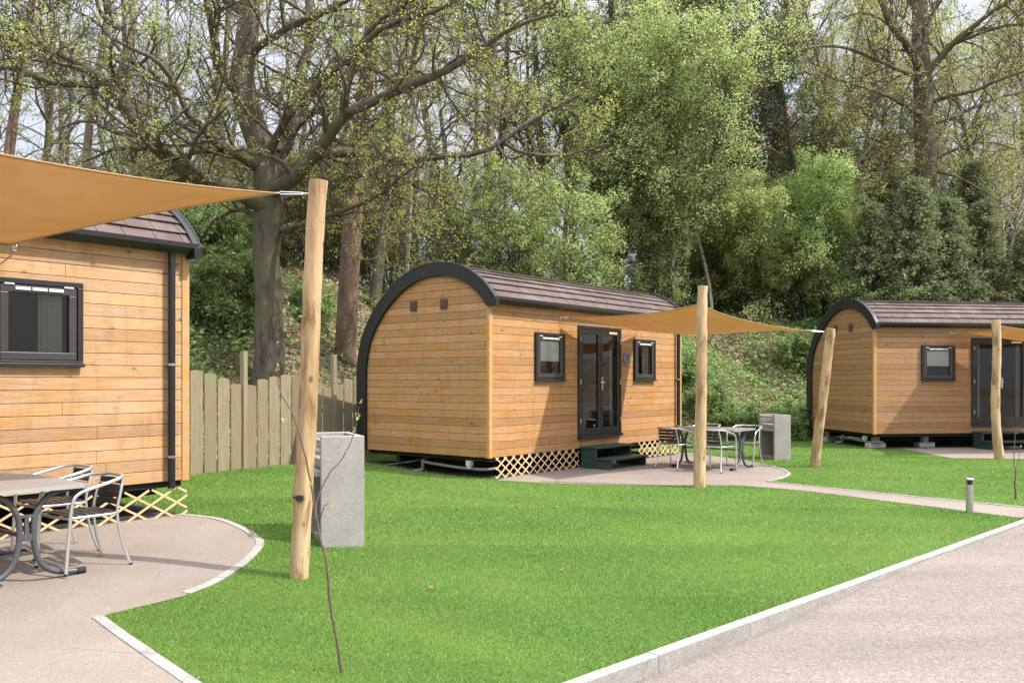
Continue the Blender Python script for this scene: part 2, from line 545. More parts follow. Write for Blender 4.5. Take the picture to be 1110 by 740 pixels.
def bank_t(x, y):
    """signed distance behind the bank foot"""
    x = np.asarray(x, float); y = np.asarray(y, float)
    best = np.full(x.shape, 1e9); sg = np.ones(x.shape)
    for (ax, ay), (bx, by) in zip(BANK[:-1], BANK[1:]):
        dx, dy = bx - ax, by - ay
        L2 = dx * dx + dy * dy
        t = np.clip(((x - ax) * dx + (y - ay) * dy) / L2, 0, 1)
        qx, qy = ax + t * dx, ay + t * dy
        d = np.hypot(x - qx, y - qy)
        s = np.sign(dx * (y - ay) - dy * (x - ax))
        m = d < best
        best = np.where(m, d, best); sg = np.where(m, s, sg)
    return best * sg

def hz(x, y):
    x = np.asarray(x, float); y = np.asarray(y, float)
    t = bank_t(x, y)
    top = 4.0 + .9 * sstep(2, -8, x) - .5 * sstep(6, 16, x)
    w = 8.0 - 2.2 * sstep(2, 7, x)
    u = np.clip(t / w, 0, 1)
    h = top * (u ** 1.15 * (1 - .35 * u * u) / .65)
    h = h + (.25 * np.sin(x * .9 + y * .5) * np.sin(y * .7 - x * .3) + .10 * np.sin(x * 2.3) * np.sin(y * 1.9)) * sstep(0, 3, t)
    h = h - .02 * np.clip(t - 20, 0, 200)
    return np.where(t > 0, h, -.25) + np.where(t > 0, -.12 * (1 - sstep(0, 1.2, t)), 0)

grid_sheet('ground', -400, 400, -120, 600, 20., lambda X, Y: np.full(X.shape, -.30), M['hill'])
grid_sheet('gravel_road', -40, 60, -30, 60, .5, lambda X, Y: -.088 + .080 * sstep(-1.6, 1.5, (X - KP[0]) * KD[0] + (Y - KP[1]) * KD[1]), M['road'])
grid_sheet('lawn', -16, 26, -2, 30, .35, lambda X, Y: gz(X, Y), M['lawn'], cut=(KP, KN))
grid_sheet('hillside', -60, 90, -20, 110, .5, hz, M['hill'])

def poly_sheet(name, pts, dz, mat, cut=None):
    """flat-topped paving from an outline, following the ground, tessellated so that it stays above the lawn"""
    bm = bmesh.new()
    vs = [bm.verts.new((p[0], p[1], 0)) for p in pts]
    from mathutils.geometry import tessellate_polygon
    for tri in tessellate_polygon([[Vector((p[0], p[1], 0)) for p in pts]]):
        bm.faces.new([vs[i] for i in tri])
    xs = [p[0] for p in pts]; ys = [p[1] for p in pts]
    for ax, lo, hi in ((0, min(xs), max(xs)), (1, min(ys), max(ys))):
        q = math.floor(lo / .35) * .35
        while q < hi:
            co = (q, 0, 0) if ax == 0 else (0, q, 0); no = (1, 0, 0) if ax == 0 else (0, 1, 0)
            bmesh.ops.bisect_plane(bm, geom=bm.verts[:] + bm.edges[:] + bm.faces[:], plane_co=co, plane_no=no)
            q += .35
    if cut is not None:
        bmesh.ops.bisect_plane(bm, geom=bm.verts[:] + bm.edges[:] + bm.faces[:], plane_co=(*cut[0], 0), plane_no=(*cut[1], 0), clear_inner=True)
    for v in bm.verts:
        v.co.z = float(gz(v.co.x, v.co.y)) + dz
    bmesh.ops.recalc_face_normals(bm, faces=bm.faces[:])
    for f in bm.faces:
        if f.normal.z < 0: f.normal_flip()
    me = bpy.data.meshes.new(name); bm.to_mesh(me); bm.free()
    me.materials.append(mat)
    o = bpy.data.objects.new(name, me); link(o); tag(o, kind='structure')
    return o

def catmull2(pts, n=6):
    return [(p.x, p.y) for p in smooth_path([(a, b, 0) for a, b in pts], n)]

curve1 = catmull2([gp(*q)[:2] for q in [(196, 557), (236, 561.6), (263, 571), (279, 580.5), (287, 588.6), (276.5, 603.5), (257.6, 618.4), (230.5, 634.6), (198, 646.8)]])
corner1 = gp(112, 668)[:2]; strip_end = gp(217, 740)[:2]
sd = np.array(strip_end) - np.array(corner1); sd /= np.linalg.norm(sd)
strip_far = tuple(np.array(corner1) + sd * 4.2)
terr1 = [(-13., 10.5), (-6.0, 10.6)] + curve1 + [corner1, strip_far, (2.5, -1.5), (-13, -1.5)]
poly_sheet('terrace', terr1, .006, M['paving'], cut=(KP, KN))
curve2 = catmull2([gp(*q)[:2] for q in [(800, 497.8), (813.5, 500.8), (837.8, 505.7), (852.4, 509.7), (857.3, 514.6), (846, 519.5), (831, 522.5)]][::-1])
path_up = gp(1110, 550)[:2]
pu_far = tuple(np.array(path_up) + (np.array(path_up) - np.array(curve2[0])) * .12)
terr2 = [(-.25, 14.0), (.5, 13.62), (1.2, 13.42), (2.02, 13.28), (2.9, 13.33), (3.45, 13.3), (3.9, 12.95), gp(880, 533)[:2], gp(1102, 561)[:2], (6.05, 10.22)] + [pu_far] + curve2 + [(3.9, 19.3), (3.55, 19.2), (.1, 14.75)]
poly_sheet('terrace', terr2, .006, M['paving'], cut=(KP, KN))
terr3 = [(9.0, 17.95), (10.5, 17.75), (13, 17.8), (17, 18.5), (17, 22.0), (9.1, 20.7)]
poly_sheet('terrace', terr3, .006, M['paving'])

def edging(name, pts, w, z0, z1, joints=.5, inward=1):
    """row of edging stones along a plan polyline, one mesh: surface pattern of one kerb"""
    mb = MB()
    pts = [Vector((p[0], p[1])) for p in pts]
    cum = [0.]
    for a, b in zip(pts[:-1], pts[1:]): cum.append(cum[-1] + (b - a).length)
    def pos(d):
        d = min(max(d, 0), cum[-1])
        for i in range(len(pts) - 1):
            if d <= cum[i + 1] + 1e-9:
                q = (d - cum[i]) / max(1e-9, cum[i + 1] - cum[i])
                return pts[i].lerp(pts[i + 1], q), (pts[i + 1] - pts[i]).normalized()
        return pts[-1], (pts[-1] - pts[-2]).normalized()
    d = 0.
    while d < cum[-1] - .02:
        e = min(d + joints, cum[-1])
        k = max(1, int((e - d) / .3))
        rows = []
        jz = random.uniform(-.002, .002)
        for i in range(k + 1):
            p, t = pos(d + .001 + (e - d - .002) * i / k)
            n = Vector((-t.y, t.x)) * inward
            g = float(gz(p.x, p.y)); q = p + n * w
            g2 = float(gz(q.x, q.y))
            rows.append([(p.x, p.y, g + z0), (p.x, p.y, g + z1 + jz), (q.x, q.y, g2 + z1 + jz), (q.x, q.y, g2 + z0)])
        V = [v for r in rows for v in r]; fs = [(0, 1, 2, 3)]
        for i in range(k):
            for c in range(4):
                fs.append((i * 4 + c, i * 4 + (c + 1) % 4, i * 4 + 4 + (c + 1) % 4, i * 4 + 4 + c))
        fs.append(tuple(k * 4 + c for c in (3, 2, 1, 0)))
        mb.add(V, fs)
        d = e
    o = mb.build(name, M['kerb'], None, bevel=.004)
    tag(o, kind='structure')
    return o

ka = KP - KD * 6.4; kb = KP + KD * 7.5
edging('road_kerb', [tuple(ka), tuple(kb)], .085, -.25, .016, 1.0, -1)
edging('terrace_kerb', curve1[:-1], .075, -.1, .014, .24, -1)
edging('terrace_kerb', [corner1, strip_far], .075, -.1, .014, .33, -1)
edging('path_kerb', [pu_far] + curve2, .06, -.1, .016, .9, 1)

# ------------------------------------------------------------------ CABIN
PROF = [(-.19, 2.79), (-.195, 2.905), (.04, 3.17), (.36, 3.395), (.69, 3.525), (1.04, 3.58), (1.39, 3.57), (1.75, 3.485), (2.12, 3.31), (2.50, 3.02), (2.79, 2.70), (2.99, 2.36), (3.09, 2.0), (3.12, 1.65), (3.12, .34)]
arc = [Vector((p.x, p.y)) for p in smooth_path([(a, b, 0) for a, b in PROF[1:]], 6)]
def arc_frame(pl):
    n = len(pl); T = []; N = []
    for i in range(n):
        t = (pl[min(i + 1, n - 1)] - pl[max(i - 1, 0)]).normalized()
        T.append(t); N.append(Vector((-t.y, t.x)))      # outward (up/left turn)
    return T, N
arcT, arcN = arc_frame(arc)
def off(d): return [p + n * d for p, n in zip(arc, arcN)]   # +d outwards
arc_len = [0.]
for a, b in zip(arc[:-1], arc[1:]): arc_len.append(arc_len[-1] + (b - a).length)
def arc_at(s):
    s = min(max(s, 0), arc_len[-1] - 1e-6)
    for i in range(len(arc) - 1):
        if s <= arc_len[i + 1]:
            q = (s - arc_len[i]) / (arc_len[i + 1] - arc_len[i])
            return arc[i].lerp(arc[i + 1], q), arcN[i].lerp(arcN[i + 1], q).normalized()
CL, CW, ZB, ZT, BH = 6.45, 2.92, .35, 2.86, .1255    # length, depth, wall bottom, wall top, board height
inner = off(-.22)
def gable_span(z):
    """front and back limits of the gable wall at height z"""
    b0 = .045
    for p, q in zip(inner[:-1], inner[1:]):
        if p.x < 1.1 and min(p.y, q.y) <= z <= max(p.y, q.y) and z > 2.78:
            b0 = max(b0, p.x + (q.x - p.x) * (z - p.y) / (q.y - p.y + 1e-9) - .05)
    b1 = 2.92
    for p, q in zip(inner[:-1], inner[1:]):
        if p.x > 1.1 and min(p.y, q.y) <= z <= max(p.y, q.y):
            b1 = p.x + (q.x - p.x) * (z - p.y) / (q.y - p.y + 1e-9) + .05
    return b0, b1

def rect_minus(rects, hole):
    out = []
    hx0, hx1, hz0, hz1 = hole
    for x0, x1, z0, z1 in rects:
        if hx1 <= x0 or hx0 >= x1 or hz1 <= z0 or hz0 >= z1:
            out.append((x0, x1, z0, z1)); continue
        if hx0 > x0: out.append((x0, hx0, z0, z1))
        if hx1 < x1: out.append((hx1, x1, z0, z1))
        a, b = max(x0, hx0), min(x1, hx1)
        if hz0 > z0: out.append((a, b, z0, hz0))
        if hz1 < z1: out.append((a, b, hz1, z1))
    return out

OPEN = [(1.23, 2.02, 1.62, 2.39), (2.53, 3.93, .55, 2.57), (4.49, 5.25, 1.62, 2.39)]

def build_cabin():
    root = empty('wooden_cabin', (0, 0, 0))
    # --- cladding of the front wall
    mb = MB()
    z = ZB; k = 0
    while z < ZT - .01:
        z1 = min(z + BH - .005, ZT)
        rects = [(.075, CL - .075, z, z1)]
        for h in OPEN: rects = rect_minus(rects, h)
        cut_ = []
        for r in rects:
            if r[1] - r[0] > 2.4 and random.random() < .7:
                q = random.uniform(r[0] + .5, r[1] - .5); cut_ += [(r[0], q - .0012, r[2], r[3]), (q + .0012, r[1], r[2], r[3])]
            else: cut_.append(r)
        rects = cut_
        j = random.uniform(-.0012, .0012)
        for r in rects:
            if r[3] - r[2] > .004: mb.box(r[0], r[1], -.004 + j, .014, r[2], r[3])
        z += BH; k += 1
    fw = mb.build('front_wall', M['clad'], root, bevel=.004)
    mb = MB()
    rects = [(.05, CL - .05, ZB + .01, ZT)]
    for h in OPEN: rects = rect_minus(rects, h)
    for r in rects: mb.box(r[0], r[1], .014, .07, r[2], r[3])
    mb.build('inner_lining', M['groove'], root)
    # --- gable walls
    for side in (0, 1):
        mb = MB()
        z = ZB
        ztop = max(q.y for q in inner) - .012
        while z < ztop - .02:
            z1 = min(z + BH - .005, ztop)
            zs = [z, (z + z1) / 2, z1]
            sp = [gable_span(q) for q in zs]
            if sp[0][1] - sp[0][0] < .1: break
            if sp[2][1] - sp[2][0] < .05: zs = zs[:2]; sp = sp[:2]
            cuts = [0., 1.]
            if random.random() < .55: cuts = [0., random.choice((.36, .62, .5, .28)), 1.]
            for c0, c1 in zip(cuts[:-1], cuts[1:]):
                poly = []
                e0 = 0.0015 if c0 > 0 else 0; e1 = .0015 if c1 < 1 else 0
                for q, s in zip(zs, sp): poly.append((s[0] + (s[1] - s[0]) * c0 + e0, q))
                for q, s in list(zip(zs, sp))[::-1]: poly.append((s[0] + (s[1] - s[0]) * c1 - e1, q))
                j = random.uniform(-.001, .001)
                a, b = (-.004 + j, .014) if side == 0 else (CL - .014, CL + .004 + j)
                mb.prism(poly, 'x', a, b)
            z += BH
        mb.build('gable_wall', M['clad'], root, bevel=.004)
        mb = MB()
        ip = [(p.x, p.y) for p in off(-.10) if p.y > ZB + .02]
        poly = [(.05, ZB + .01), (.05, 2.80)] + [q for q in ip if q[0] > .12] + [(ip[-1][0], ZB + .01)]
        a, b = (.014, .06) if side == 0 else (CL - .06, CL - .014)
        mb.prism(poly, 'x', a, b)
        mb.build('gable_lining', M['groove'], root)
    # --- corner boards
    for s in (0, 1):
        x0, x1 = (-.012, .075) if s == 0 else (CL - .075, CL + .012)
        mb = MB(); mb.box(x0, x1, -.016, .045, ZB - .01, 2.86)
        mb.build('corner_board', M['corner'], root, bevel=.004)
    # --- roof: skin and courses of tiles
    mb = MB()
    A = off(-.055); B = off(-.12)
    poly = [(p.x, p.y) for p in A] + [(p.x, p.y) for p in B[::-1]]
    mb2 = MB()
    n = len(A)
    V = []
    for x in (-.03, CL + .03):
        V += [(x, *p) for p in A] + [(x, *p) for p in B]
    fs = []
    for i in range(n - 1):
        fs += [(i, i + 1, 2 * n + i + 1, 2 * n + i), (n + i, 3 * n + i, 3 * n + i + 1, n + i + 1), (i, n + i, n + i + 1, i + 1), (2 * n + i, 2 * n + i + 1, 3 * n + i + 1, 3 * n + i)]
    fs += [(0, 2 * n, 3 * n, n), (n - 1, 2 * n - 1, 4 * n - 1, 3 * n - 1)]
    mb.add(V, fs)
    roof = mb.build('roof', M['black'], root)
    mb = MB()
    step = .185; s = .050; row = 0
    while s < arc_len[-1] - .05:
        x = -.028 - random.random() * .3
        while x < CL + .02:
            w = random.uniform(.26, .36)
            x0, x1 = max(x + .004, -.028), min(x + w - .004, CL + .028)
            if x1 - x0 > .03:
                dl = random.uniform(-.004, .004)
                P = []
                lift0 = .032 + random.uniform(-.002, .002)
                for q, (ss, lf) in enumerate(((s + dl, lift0 - .045), (s + step * .5, -.029), (s + step + .03, -.043))):
                    p, nn = arc_at(ss)
                    if ss < 0: p = p + Vector((-.7, -.7)) * (-ss)
                    for hgt in (lf, lf - .016):
                        r = p + nn * hgt
                        P += [(x0, r.x, r.y), (x1, r.x, r.y)]
                F_ = [(0, 1, 3, 2), (0, 4, 5, 1), (4, 8, 9, 5), (0, 2, 6, 4), (1, 5, 7, 3), (4, 6, 10, 8), (5, 9, 11, 7)]
                mb.add(P, F_, random.random())
            x += w
        s += step; row += 1
    mb.build('roof_tiles', M['tile'], roof)
    # --- black arched barge boards
    for s in (0, 1):
        mb = MB()
        O = [Vector(PROF[0])] + off(.0); I = [Vector((-.01, 2.79))] + off(-.225)
        I[1] = Vector((.01, 2.81))
        # keep the inner edge from folding near the tip
        I = [Vector((max(p.x, -.01), p.y)) if i < 6 else p for i, p in enumerate(I)]
        a, b = (-.055, .03) if s == 0 else (CL - .03, CL + .055)
        n = len(O); V = []
        for x in (a, b):
            V += [(x, *p) for p in O] + [(x, *p) for p in I]
        fs = []
        for i in range(n - 1):
            fs += [(i, i + 1, 2 * n + i + 1, 2 * n + i), (n + i, 3 * n + i, 3 * n + i + 1, n + i + 1), (i, n + i, n + i + 1, i + 1), (2 * n + i, 2 * n + i + 1, 3 * n + i + 1, 3 * n + i)]
        fs += [(0, 2 * n, 3 * n, n), (n - 1, 2 * n - 1, 4 * n - 1, 3 * n - 1)]
        mb.add(V, fs)
        mb.build('barge_board', M['black'], root)
        mb = MB()
        mb.tube([((-.054 if s == 0 else CL + .054), *(p + nn * .004)) for p, nn in zip(arc, arcN)], .009, 6)
        mb.build('edge_strip', M['sash'], root.children[-1])
    # --- gutter, fascia and downpipe
    mb = MB()
    mb.box(-.02, CL + .02, -.10, -.0045, 2.865, 2.89)
    mb.prism([(-.195, 2.945), (-.19, 2.895), (-.165, 2.866), (-.11, 2.866), (-.10, 2.90), (-.15, 2.90), (-.178, 2.945)], 'x', -.02, CL + .02)
    gut = mb.build('gutter', M['frame'], root)
    mb = MB()
    px = 6.22
    mb.tube([(px, -.075, 2.868), (px, -.072, 2.6), (px, -.07, .28)], .038, 12)
    dp = mb.build('downpipe', M['black'], root)
    for zc in (.62, 1.62):
        mb = MB(); mb.box(px - .05, px + .05, -.03, -.004, zc - .012, zc + .012)
        mb.tube([(px, -.07, zc - .012), (px, -.07, zc + .012)], .041, 12)
        mb.build('pipe_clip', M['steel'], dp)
    # --- vents
    for b in (.98, 1.70):
        mb = MB()
        mb.box(-.03, -.0045, b - .075, b + .075, 2.80, 2.965)
        for q in range(5): mb.box(-.036, -.031, b - .06, b + .06, 2.815 + q * .028, 2.83 + q * .028)
        mb.build('vent', M['vent'], root, bevel=.003)
    # --- windows
    for wi, (x0, x1, z0, z1) in enumerate((OPEN[0], OPEN[2])):
        mb = MB()
        def ring(mb, a0, a1, c0, c1, w, y0, y1):
            mb.box(a0, a1, y0, y1, c0, c0 + w); mb.box(a0, a1, y0, y1, c1 - w, c1)
            mb.box(a0, a0 + w, y0, y1, c0 + w, c1 - w); mb.box(a1 - w, a1, y0, y1, c0 + w, c1 - w)
        ring(mb, x0 - .035, x1 + .035, z0 - .035, z1 + .035, .055, -.050, .06)
        mb.box(x0 - .045, x1 + .045, -.066, -.051, z0 - .04, z0 - .005)
        win = mb.build('window', M['frame'], root, bevel=.004)
        mb = MB()
        ring(mb, x0 + .026, x1 - .026, z0 + .026, z1 - .026, .075, -.040, .03)
        mb.build('sash', M['sash'], win, bevel=.006)
        mb = MB(); mb.add([(x0 + .09, -.010, z0 + .09), (x1 - .09, -.010, z0 + .09), (x1 - .09, -.010, z1 - .09), (x0 + .09, -.010, z1 - .09)], [(0, 1, 2, 3)])
        mb.build('pane', M['glass'], win, keep=True)
        mb = MB()
        for q in range(3):
            w = (x1 - x0 - .30) / 3
            mb.box(x0 + .15 + q * w + .008, x0 + .15 + (q + 1) * w - .008, -.052, -.0405, z1 - .075, z1 - .045)
        mb.box(x0 + .06, x0 + .15, -.050, -.0405, z1 - .030, z1 - .014); mb.box(x1 - .15, x1 - .06, -.050, -.0405, z1 - .030, z1 - .014)
        mb.build('trickle_vent', M['white'], win)
        if wi == 0:
            mb = MB(); mb.box(x0 + .09, x1 - .09, -.003, .001, z1 - .45, z1 - .08); mb.tube([(x0 + .09, .004, z1 - .45), (x1 - .09, .004, z1 - .45)], .010, 6)
            mb.build('blind', M['blind'], win)
        else:
            mb = MB()
            pts = []
            for q in range(41):
                xx = x0 + .40 + (x1 - .13 - x0 - .40) * q / 40
                pts.append((xx, .050 + .014 * math.sin(q * 1.9) + .006 * math.sin(q * .7)))
            V = [(a, b, z0 - .1) for a, b in pts] + [(a, b, z1) for a, b in pts]
            mb.add(V, [(i, i + 1, 42 + i, 41 + i) for i in range(40)], smooth=True)
            mb.build('curtain', M['curtain'], win)
    # --- double glazed door
    x0, x1, z0, z1 = OPEN[1]
    mb = MB()
    mb.box(x0 - .035, x1 + .035, -.035, .07, z1 - .02, z1 + .035); mb.box(x0 - .035, x1 + .035, -.075, .07, z0 - .03, z0 + .025)
    mb.box(x0 - .035, x0 + .025, -.035, .07, z0 + .025, z1 - .02); mb.box(x1 - .025, x1 + .035, -.035, .07, z0 + .025, z1 - .02)
    door = mb.build('door', M['frame'], root, bevel=.004)
    xm = (x0 + x1) / 2
    for s, (a, b) in enumerate(((x0 + .03, xm - .002), (xm + .002, x1 - .03))):
        mb = MB()
        w = .085
        mb.box(a, b, -.028, .03, z0 + .03, z0 + .03 + .13); mb.box(a, b, -.028, .03, z1 - .115, z1 - .024)
        mb.box(a, a + w, -.028, .03, z0 + .16, z1 - .115); mb.box(b - w, b, -.028, .03, z0 + .16, z1 - .115)
        mb.build('door_leaf', M['frame'], door, bevel=.004)
        mb = MB(); mb.add([(a + w - .01, -.006, z0 + .15), (b - w + .01, -.006, z0 + .15), (b - w + .01, -.006, z1 - .105), (a + w - .01, -.006, z1 - .105)], [(0, 1, 2, 3)])
        mb.build('pane', M['glass'], door, keep=True)
        mb = MB()
        hx = a - .012 if s == 0 else b + .012
        for zc in (z0 + .3, z0 + 1.02, z0 + 1.8):
            mb = MB(); mb.tube([(hx, -.042, zc - .045), (hx, -.042, zc + .045)], .010, 8)
            mb.build('hinge', M['steel'], door)
        mb = MB()
        pts = []
        c0, c1 = (a + .05, a + .22) if s == 0 else (b - .16, b - .05)
        for q in range(31):
            pts.append((c0 + (c1 - c0) * q / 30, .10 + .018 * math.sin(q * 1.7)))
        mb.add([(p, q, z0 + .05) for p, q in pts] + [(p, q, z1) for p, q in pts], [(i, i + 1, 32 + i, 31 + i) for i in range(30)], smooth=True)
        mb.build('curtain', M['curtain'], door)
    mb = MB()
    hx = xm + .045
    mb.box(hx - .018, hx + .018, -.040, -.029, 1.42, 1.66); mb.tube([(hx, -.04, 1.56), (hx, -.085, 1.56)], .012, 8)
    mb.tube([(hx + .01, -.085, 1.56), (hx - .14, -.085, 1.56)], .011, 8)
    mb.tube([(hx, -.04, 1.47), (hx, -.048, 1.47)], .012, 8)
    mb.build('door_handle', M['steel'], door)
    mb = MB(); mb.box(x1 - .40, x1 - .13, -.037, -.029, z1 - .085, z1 - .045)
    mb.build('trickle_vent', M['lattice'], door)
    # --- round number sign
    mb = MB(); sx, sz = 4.20, 2.03
    mb.tube([(sx, -.005, sz), (sx, -.028, sz)], .125, 28)
    sign = mb.build('round_sign', M['sign'], root, bevel=.004)
    mb = MB()
    ringp = [(sx + .045 * math.cos(t), -.030, sz + .035 + .05 * math.sin(t)) for t in np.linspace(0, 2 * math.pi, 17)]
    mb.tube(ringp, .012, 6, cap=False)
    mb.box(sx - .05, sx + .05, -.034, -.0285, sz - .075, sz - .062); mb.box(sx - .035, sx + .035, -.034, -.0285, sz - .05, sz - .038)
    mb.build('sign_emblem', M['signmark'], sign)
    # --- outside light above the door, hooks of the sail
    for hx in (1.95, 4.65):
        mb = MB(); mb.box(hx - .02, hx + .02, -.016, -.0055, 2.68, 2.73)
        mb.tube([(hx, -.016, 2.70), (hx, -.06, 2.70), (hx, -.075, 2.72), (hx, -.06, 2.74), (hx, -.03, 2.74)], .007, 6)
        mb.build('sail_hook', M['steel'], root)
    # --- floor, chassis, wheels, pipes
    mb = MB()
    mb.box(.06, CL - .06, .04, 2.9, ZB - .07, ZB + .012)
    mb.build('floor', M['dark'], root)
    mb = MB()
    for b in (.55, 2.2): mb.box(.1, CL - .1, b - .04, b + .04, ZB - .20, ZB - .071)
    for xx in (.5, 2.2, 4.2, 6.0): mb.box(xx - .03, xx + .03, .3, 2.5, ZB - .18, ZB - .072)
    mb.build('chassis', M['dark'], root)
    for b, xx in ((.75, 2.6), (2.1, 2.6), (.75, 3.5), (2.1, 3.5)):
        mb = MB(); mb.tube([(xx, b - .09, .24), (xx, b - .085, .24), (xx, b + .085, .24), (xx, b + .09, .24)], [.19, .235, .235, .19], 20)
        mb.build('wheel', M['rubber'], root)
    # interior back wall and floor
    mb = MB(); mb.box(.1, CL - .1, 2.6, 2.64, ZB + .02, 2.5)
    mb.build('inner_wall', M['interior'], root)
    return root

def add_blocks(root, zb):
    for xx, b, n in ((.25, .35, 1), (.3, 2.5, 1), (1.55, .4, 1), (5.9, .35, 1)):
        mb = MB(); mb.box(xx - .2, xx + .2, b - .12, b + .12, zb, zb + .12); mb.box(xx - .07, xx + .07, b - .07, b + .07, zb + .12, ZB - .071)
        mb.build('support_block', M['block'], root, bevel=.008)

def add_pipe(root, zb):
    mb = MB()
    mb.tube(smooth_path([(.30, 1.60, ZB - .06), (.12, 1.60, .2), (.12, 1.62, zb + .06), (-.02, 1.70, zb + .03)], 5), .03, 10)
    mb.tube(smooth_path([(.12, 1.58, .19), (.10, 1.2, .165), (.09, .6, .14), (.10, .2, .145), (.3, .1, .15)], 5), .026, 10)
    mb.tube(smooth_path([(.18, 2.9, zb + .04), (.16, 2.4, zb + .10), (.2, 1.9, .18), (.4, 1.7, .25)], 5), .016, 8)
    mb.build('waste_pipe', M['pvc'], root)
    mb = MB(); mb.box(.02, .10, .42, .52, ZB - .16, ZB - .07); mb.tube([(.06, .47, ZB - .16), (.06, .47, ZB - .2)], .045, 10)
    mb.build('drain_fitting', M['block'], root)

def lattice(root, x0, x1, z0, z1, y=-.03, sp=.215, rat=1.4):
    """expanding trellis below the wall"""
    mb = MB()
    h = z1 - z0; run = h * rat
    k = -int(run / sp) - 1
    while x0 + k * sp < x1:
        for dr in (1, -1):
            a = Vector((x0 + k * sp, y - .006 * dr, z0)); b = Vector((x0 + k * sp + run, y - .006 * dr, z1))
            if dr < 0: a.z, b.z = z1, z0
            ta = max(0, (x0 - a.x) / run); tb = min(1, (x1 - a.x) / run)
            if tb - ta > .05:
                p, q = a.lerp(b, ta), a.lerp(b, tb)
                mb.bar(p, q, .009, .021, up=Vector((0, 0, 1)), tone=random.random())
        k += 1
    return mb.build('lattice_skirt', M['lattice'], root)

cab = build_cabin()
A2, A1, A3 = R(51.1), R(50.3), R(8.7)
C2 = Vector((-.371, 14.1, 0)); C3 = Vector((8.42, 20.4, 0))
E1 = Vector((-3.60, 9.76, 0)); U1 = Vector((math.cos(A1), math.sin(A1), 0))
C1 = E1 - U1 * (CL + .012); C1.z = .15
cab1 = copy_tree(cab); cab3 = copy_tree(cab)
cab.location = C2; cab.rotation_euler = (0, 0, A2)
cab1.location = C1; cab1.rotation_euler = (0, 0, A1)
cab3.location = C3; cab3.rotation_euler = (0, 0, A3)
tag(cab, 'arched honey-coloured wooden cabin in the middle of the lawn, its whole black-edged gable in view', 'cabin', 'arched wooden cabins')
tag(cab1, 'wooden cabin behind the grey metal table, cut off by the left edge of the photo', 'cabin', 'arched wooden cabins')
tag(cab3, 'farther wooden cabin standing open underneath on blocks, behind the bollard light', 'cabin', 'arched wooden cabins')
for c_, m_ in ((cab1, 'clad_pale'), (cab3, 'clad_shade')):
    for o_ in c_.children:
        if o_.name.startswith(('front_wall', 'gable_wall')):
            o_.material_slots[0].link = 'OBJECT'; o_.material_slots[0].material = M[m_]
lattice(cab, .14, 2.50, .0, .345); lattice(cab, 4.62, 6.25, .02, .345)
lattice(cab1, 3.6, 6.40, -.04, .28, y=-.07, sp=.30, rat=1.75)
add_blocks(cab3, 0.)
add_pipe(cab, 0.); add_pipe(cab3, 0.)

def soil(cabin, z):
    pts = []
    for u, v in ((.05, .02), (CL - .05, .02), (CL - .05, 2.95), (.05, 2.95)):
        q = Matrix.Translation(cabin.location) @ Matrix.Rotation(cabin.rotation_euler[2], 4, 'Z') @ Vector((u, v, 0))
        pts.append((q.x, q.y))
    poly_sheet('bare_soil_shade', pts, .010, M['soil'])  # dark soil sheet added to deepen the shade beneath the floor

def local(cabin, x, y, z):
    return Matrix.Translation(cabin.location) @ Matrix.Rotation(cabin.rotation_euler[2], 4, 'Z') @ Vector((x, y, z))

for c_ in (cab, cab1, cab3): soil(c_, 0)
# ------------------------------------------------------------------ steps
def steps(cabin, label, x0=2.47, x1=3.70):
    root = empty('door_steps', local(cabin, 0, 0, -cabin.location.z), cabin.rotation_euler[2], label, 'steps', 'green steps at the cabin doors')
    for xx in (x0 + .02, x1 - .02):
        mb = MB(); mb.prism([(-.74, .0), (-.10, .0), (-.10, .36), (-.42, .36), (-.42, .165), (-.74, .165)], 'x', xx - .02, xx + .02)
        mb.build('side_panel', M['green'], root, bevel=.003)
    for y0, y1, z in ((-.78, -.425, .165), (-.45, -.085, .36)):
        mb = MB(); mb.box(x0 - .02, x1 + .02, y0, y1, z + .002, z + .037)
        mb.build('tread', M['green'], root, bevel=.004)
    return root
steps(cab, 'dark green wooden steps in front of the middle cabin door')
steps(cab3, 'dark green wooden steps under the door of the farther right cabin')

# ------------------------------------------------------------------ log poles and shade sails
def pole(base, top, r0, r1, label, group='peeled log poles holding the sails', clamp=None, crook=0.):
    base = Vector(base); top = Vector(top)
    root = empty('log_pole', base, 0, label, 'pole', group)
    L = (top - base)
    n = 26
    mb = MB()
    pts = []; rr = []
    ph = random.uniform(0, 6)
    for i in range(n + 1):
        t = -.05 + 1.05 * i / n
        bow = math.sin(t * 3.0 + ph) * .018 + math.sin(t * 9 + ph * 2) * .004
        pts.append(L * t + Vector((bow - crook * math.sin(max(0, t) * 5.2), bow * .5, 0)))
        rr.append((r0 + (r1 - r0) * t) * (1 + .035 * math.sin(i * 1.9 + ph) + random.uniform(-.02, .025)))
    mb.tube(pts, rr, 18)
    # grain and lumps
    for i, v in enumerate(mb.v):
        a = random.uniform(-.0022, .0022)
        mb.v[i] = (v[0] + a, v[1] + random.uniform(-.0022, .0022), v[2])
    mb.build('shaft', M['pole'], root)
    if clamp is not None:
        p = L * clamp
        mb = MB(); rc = (r0 + (r1 - r0) * clamp) + .002
        mb.tube([p - L.normalized() * .006, p + L.normalized() * .006], rc, 20)
        mb.build('wire_band', M['sash'], root)
        mb = MB(); mb.box(p.x - .028, p.x + .028, p.y - rc - .02, p.y - rc + .01, p.z - .022, p.z + .022)
        mb.build('buckle', M['rubber'], root, bevel=.003)
    return root

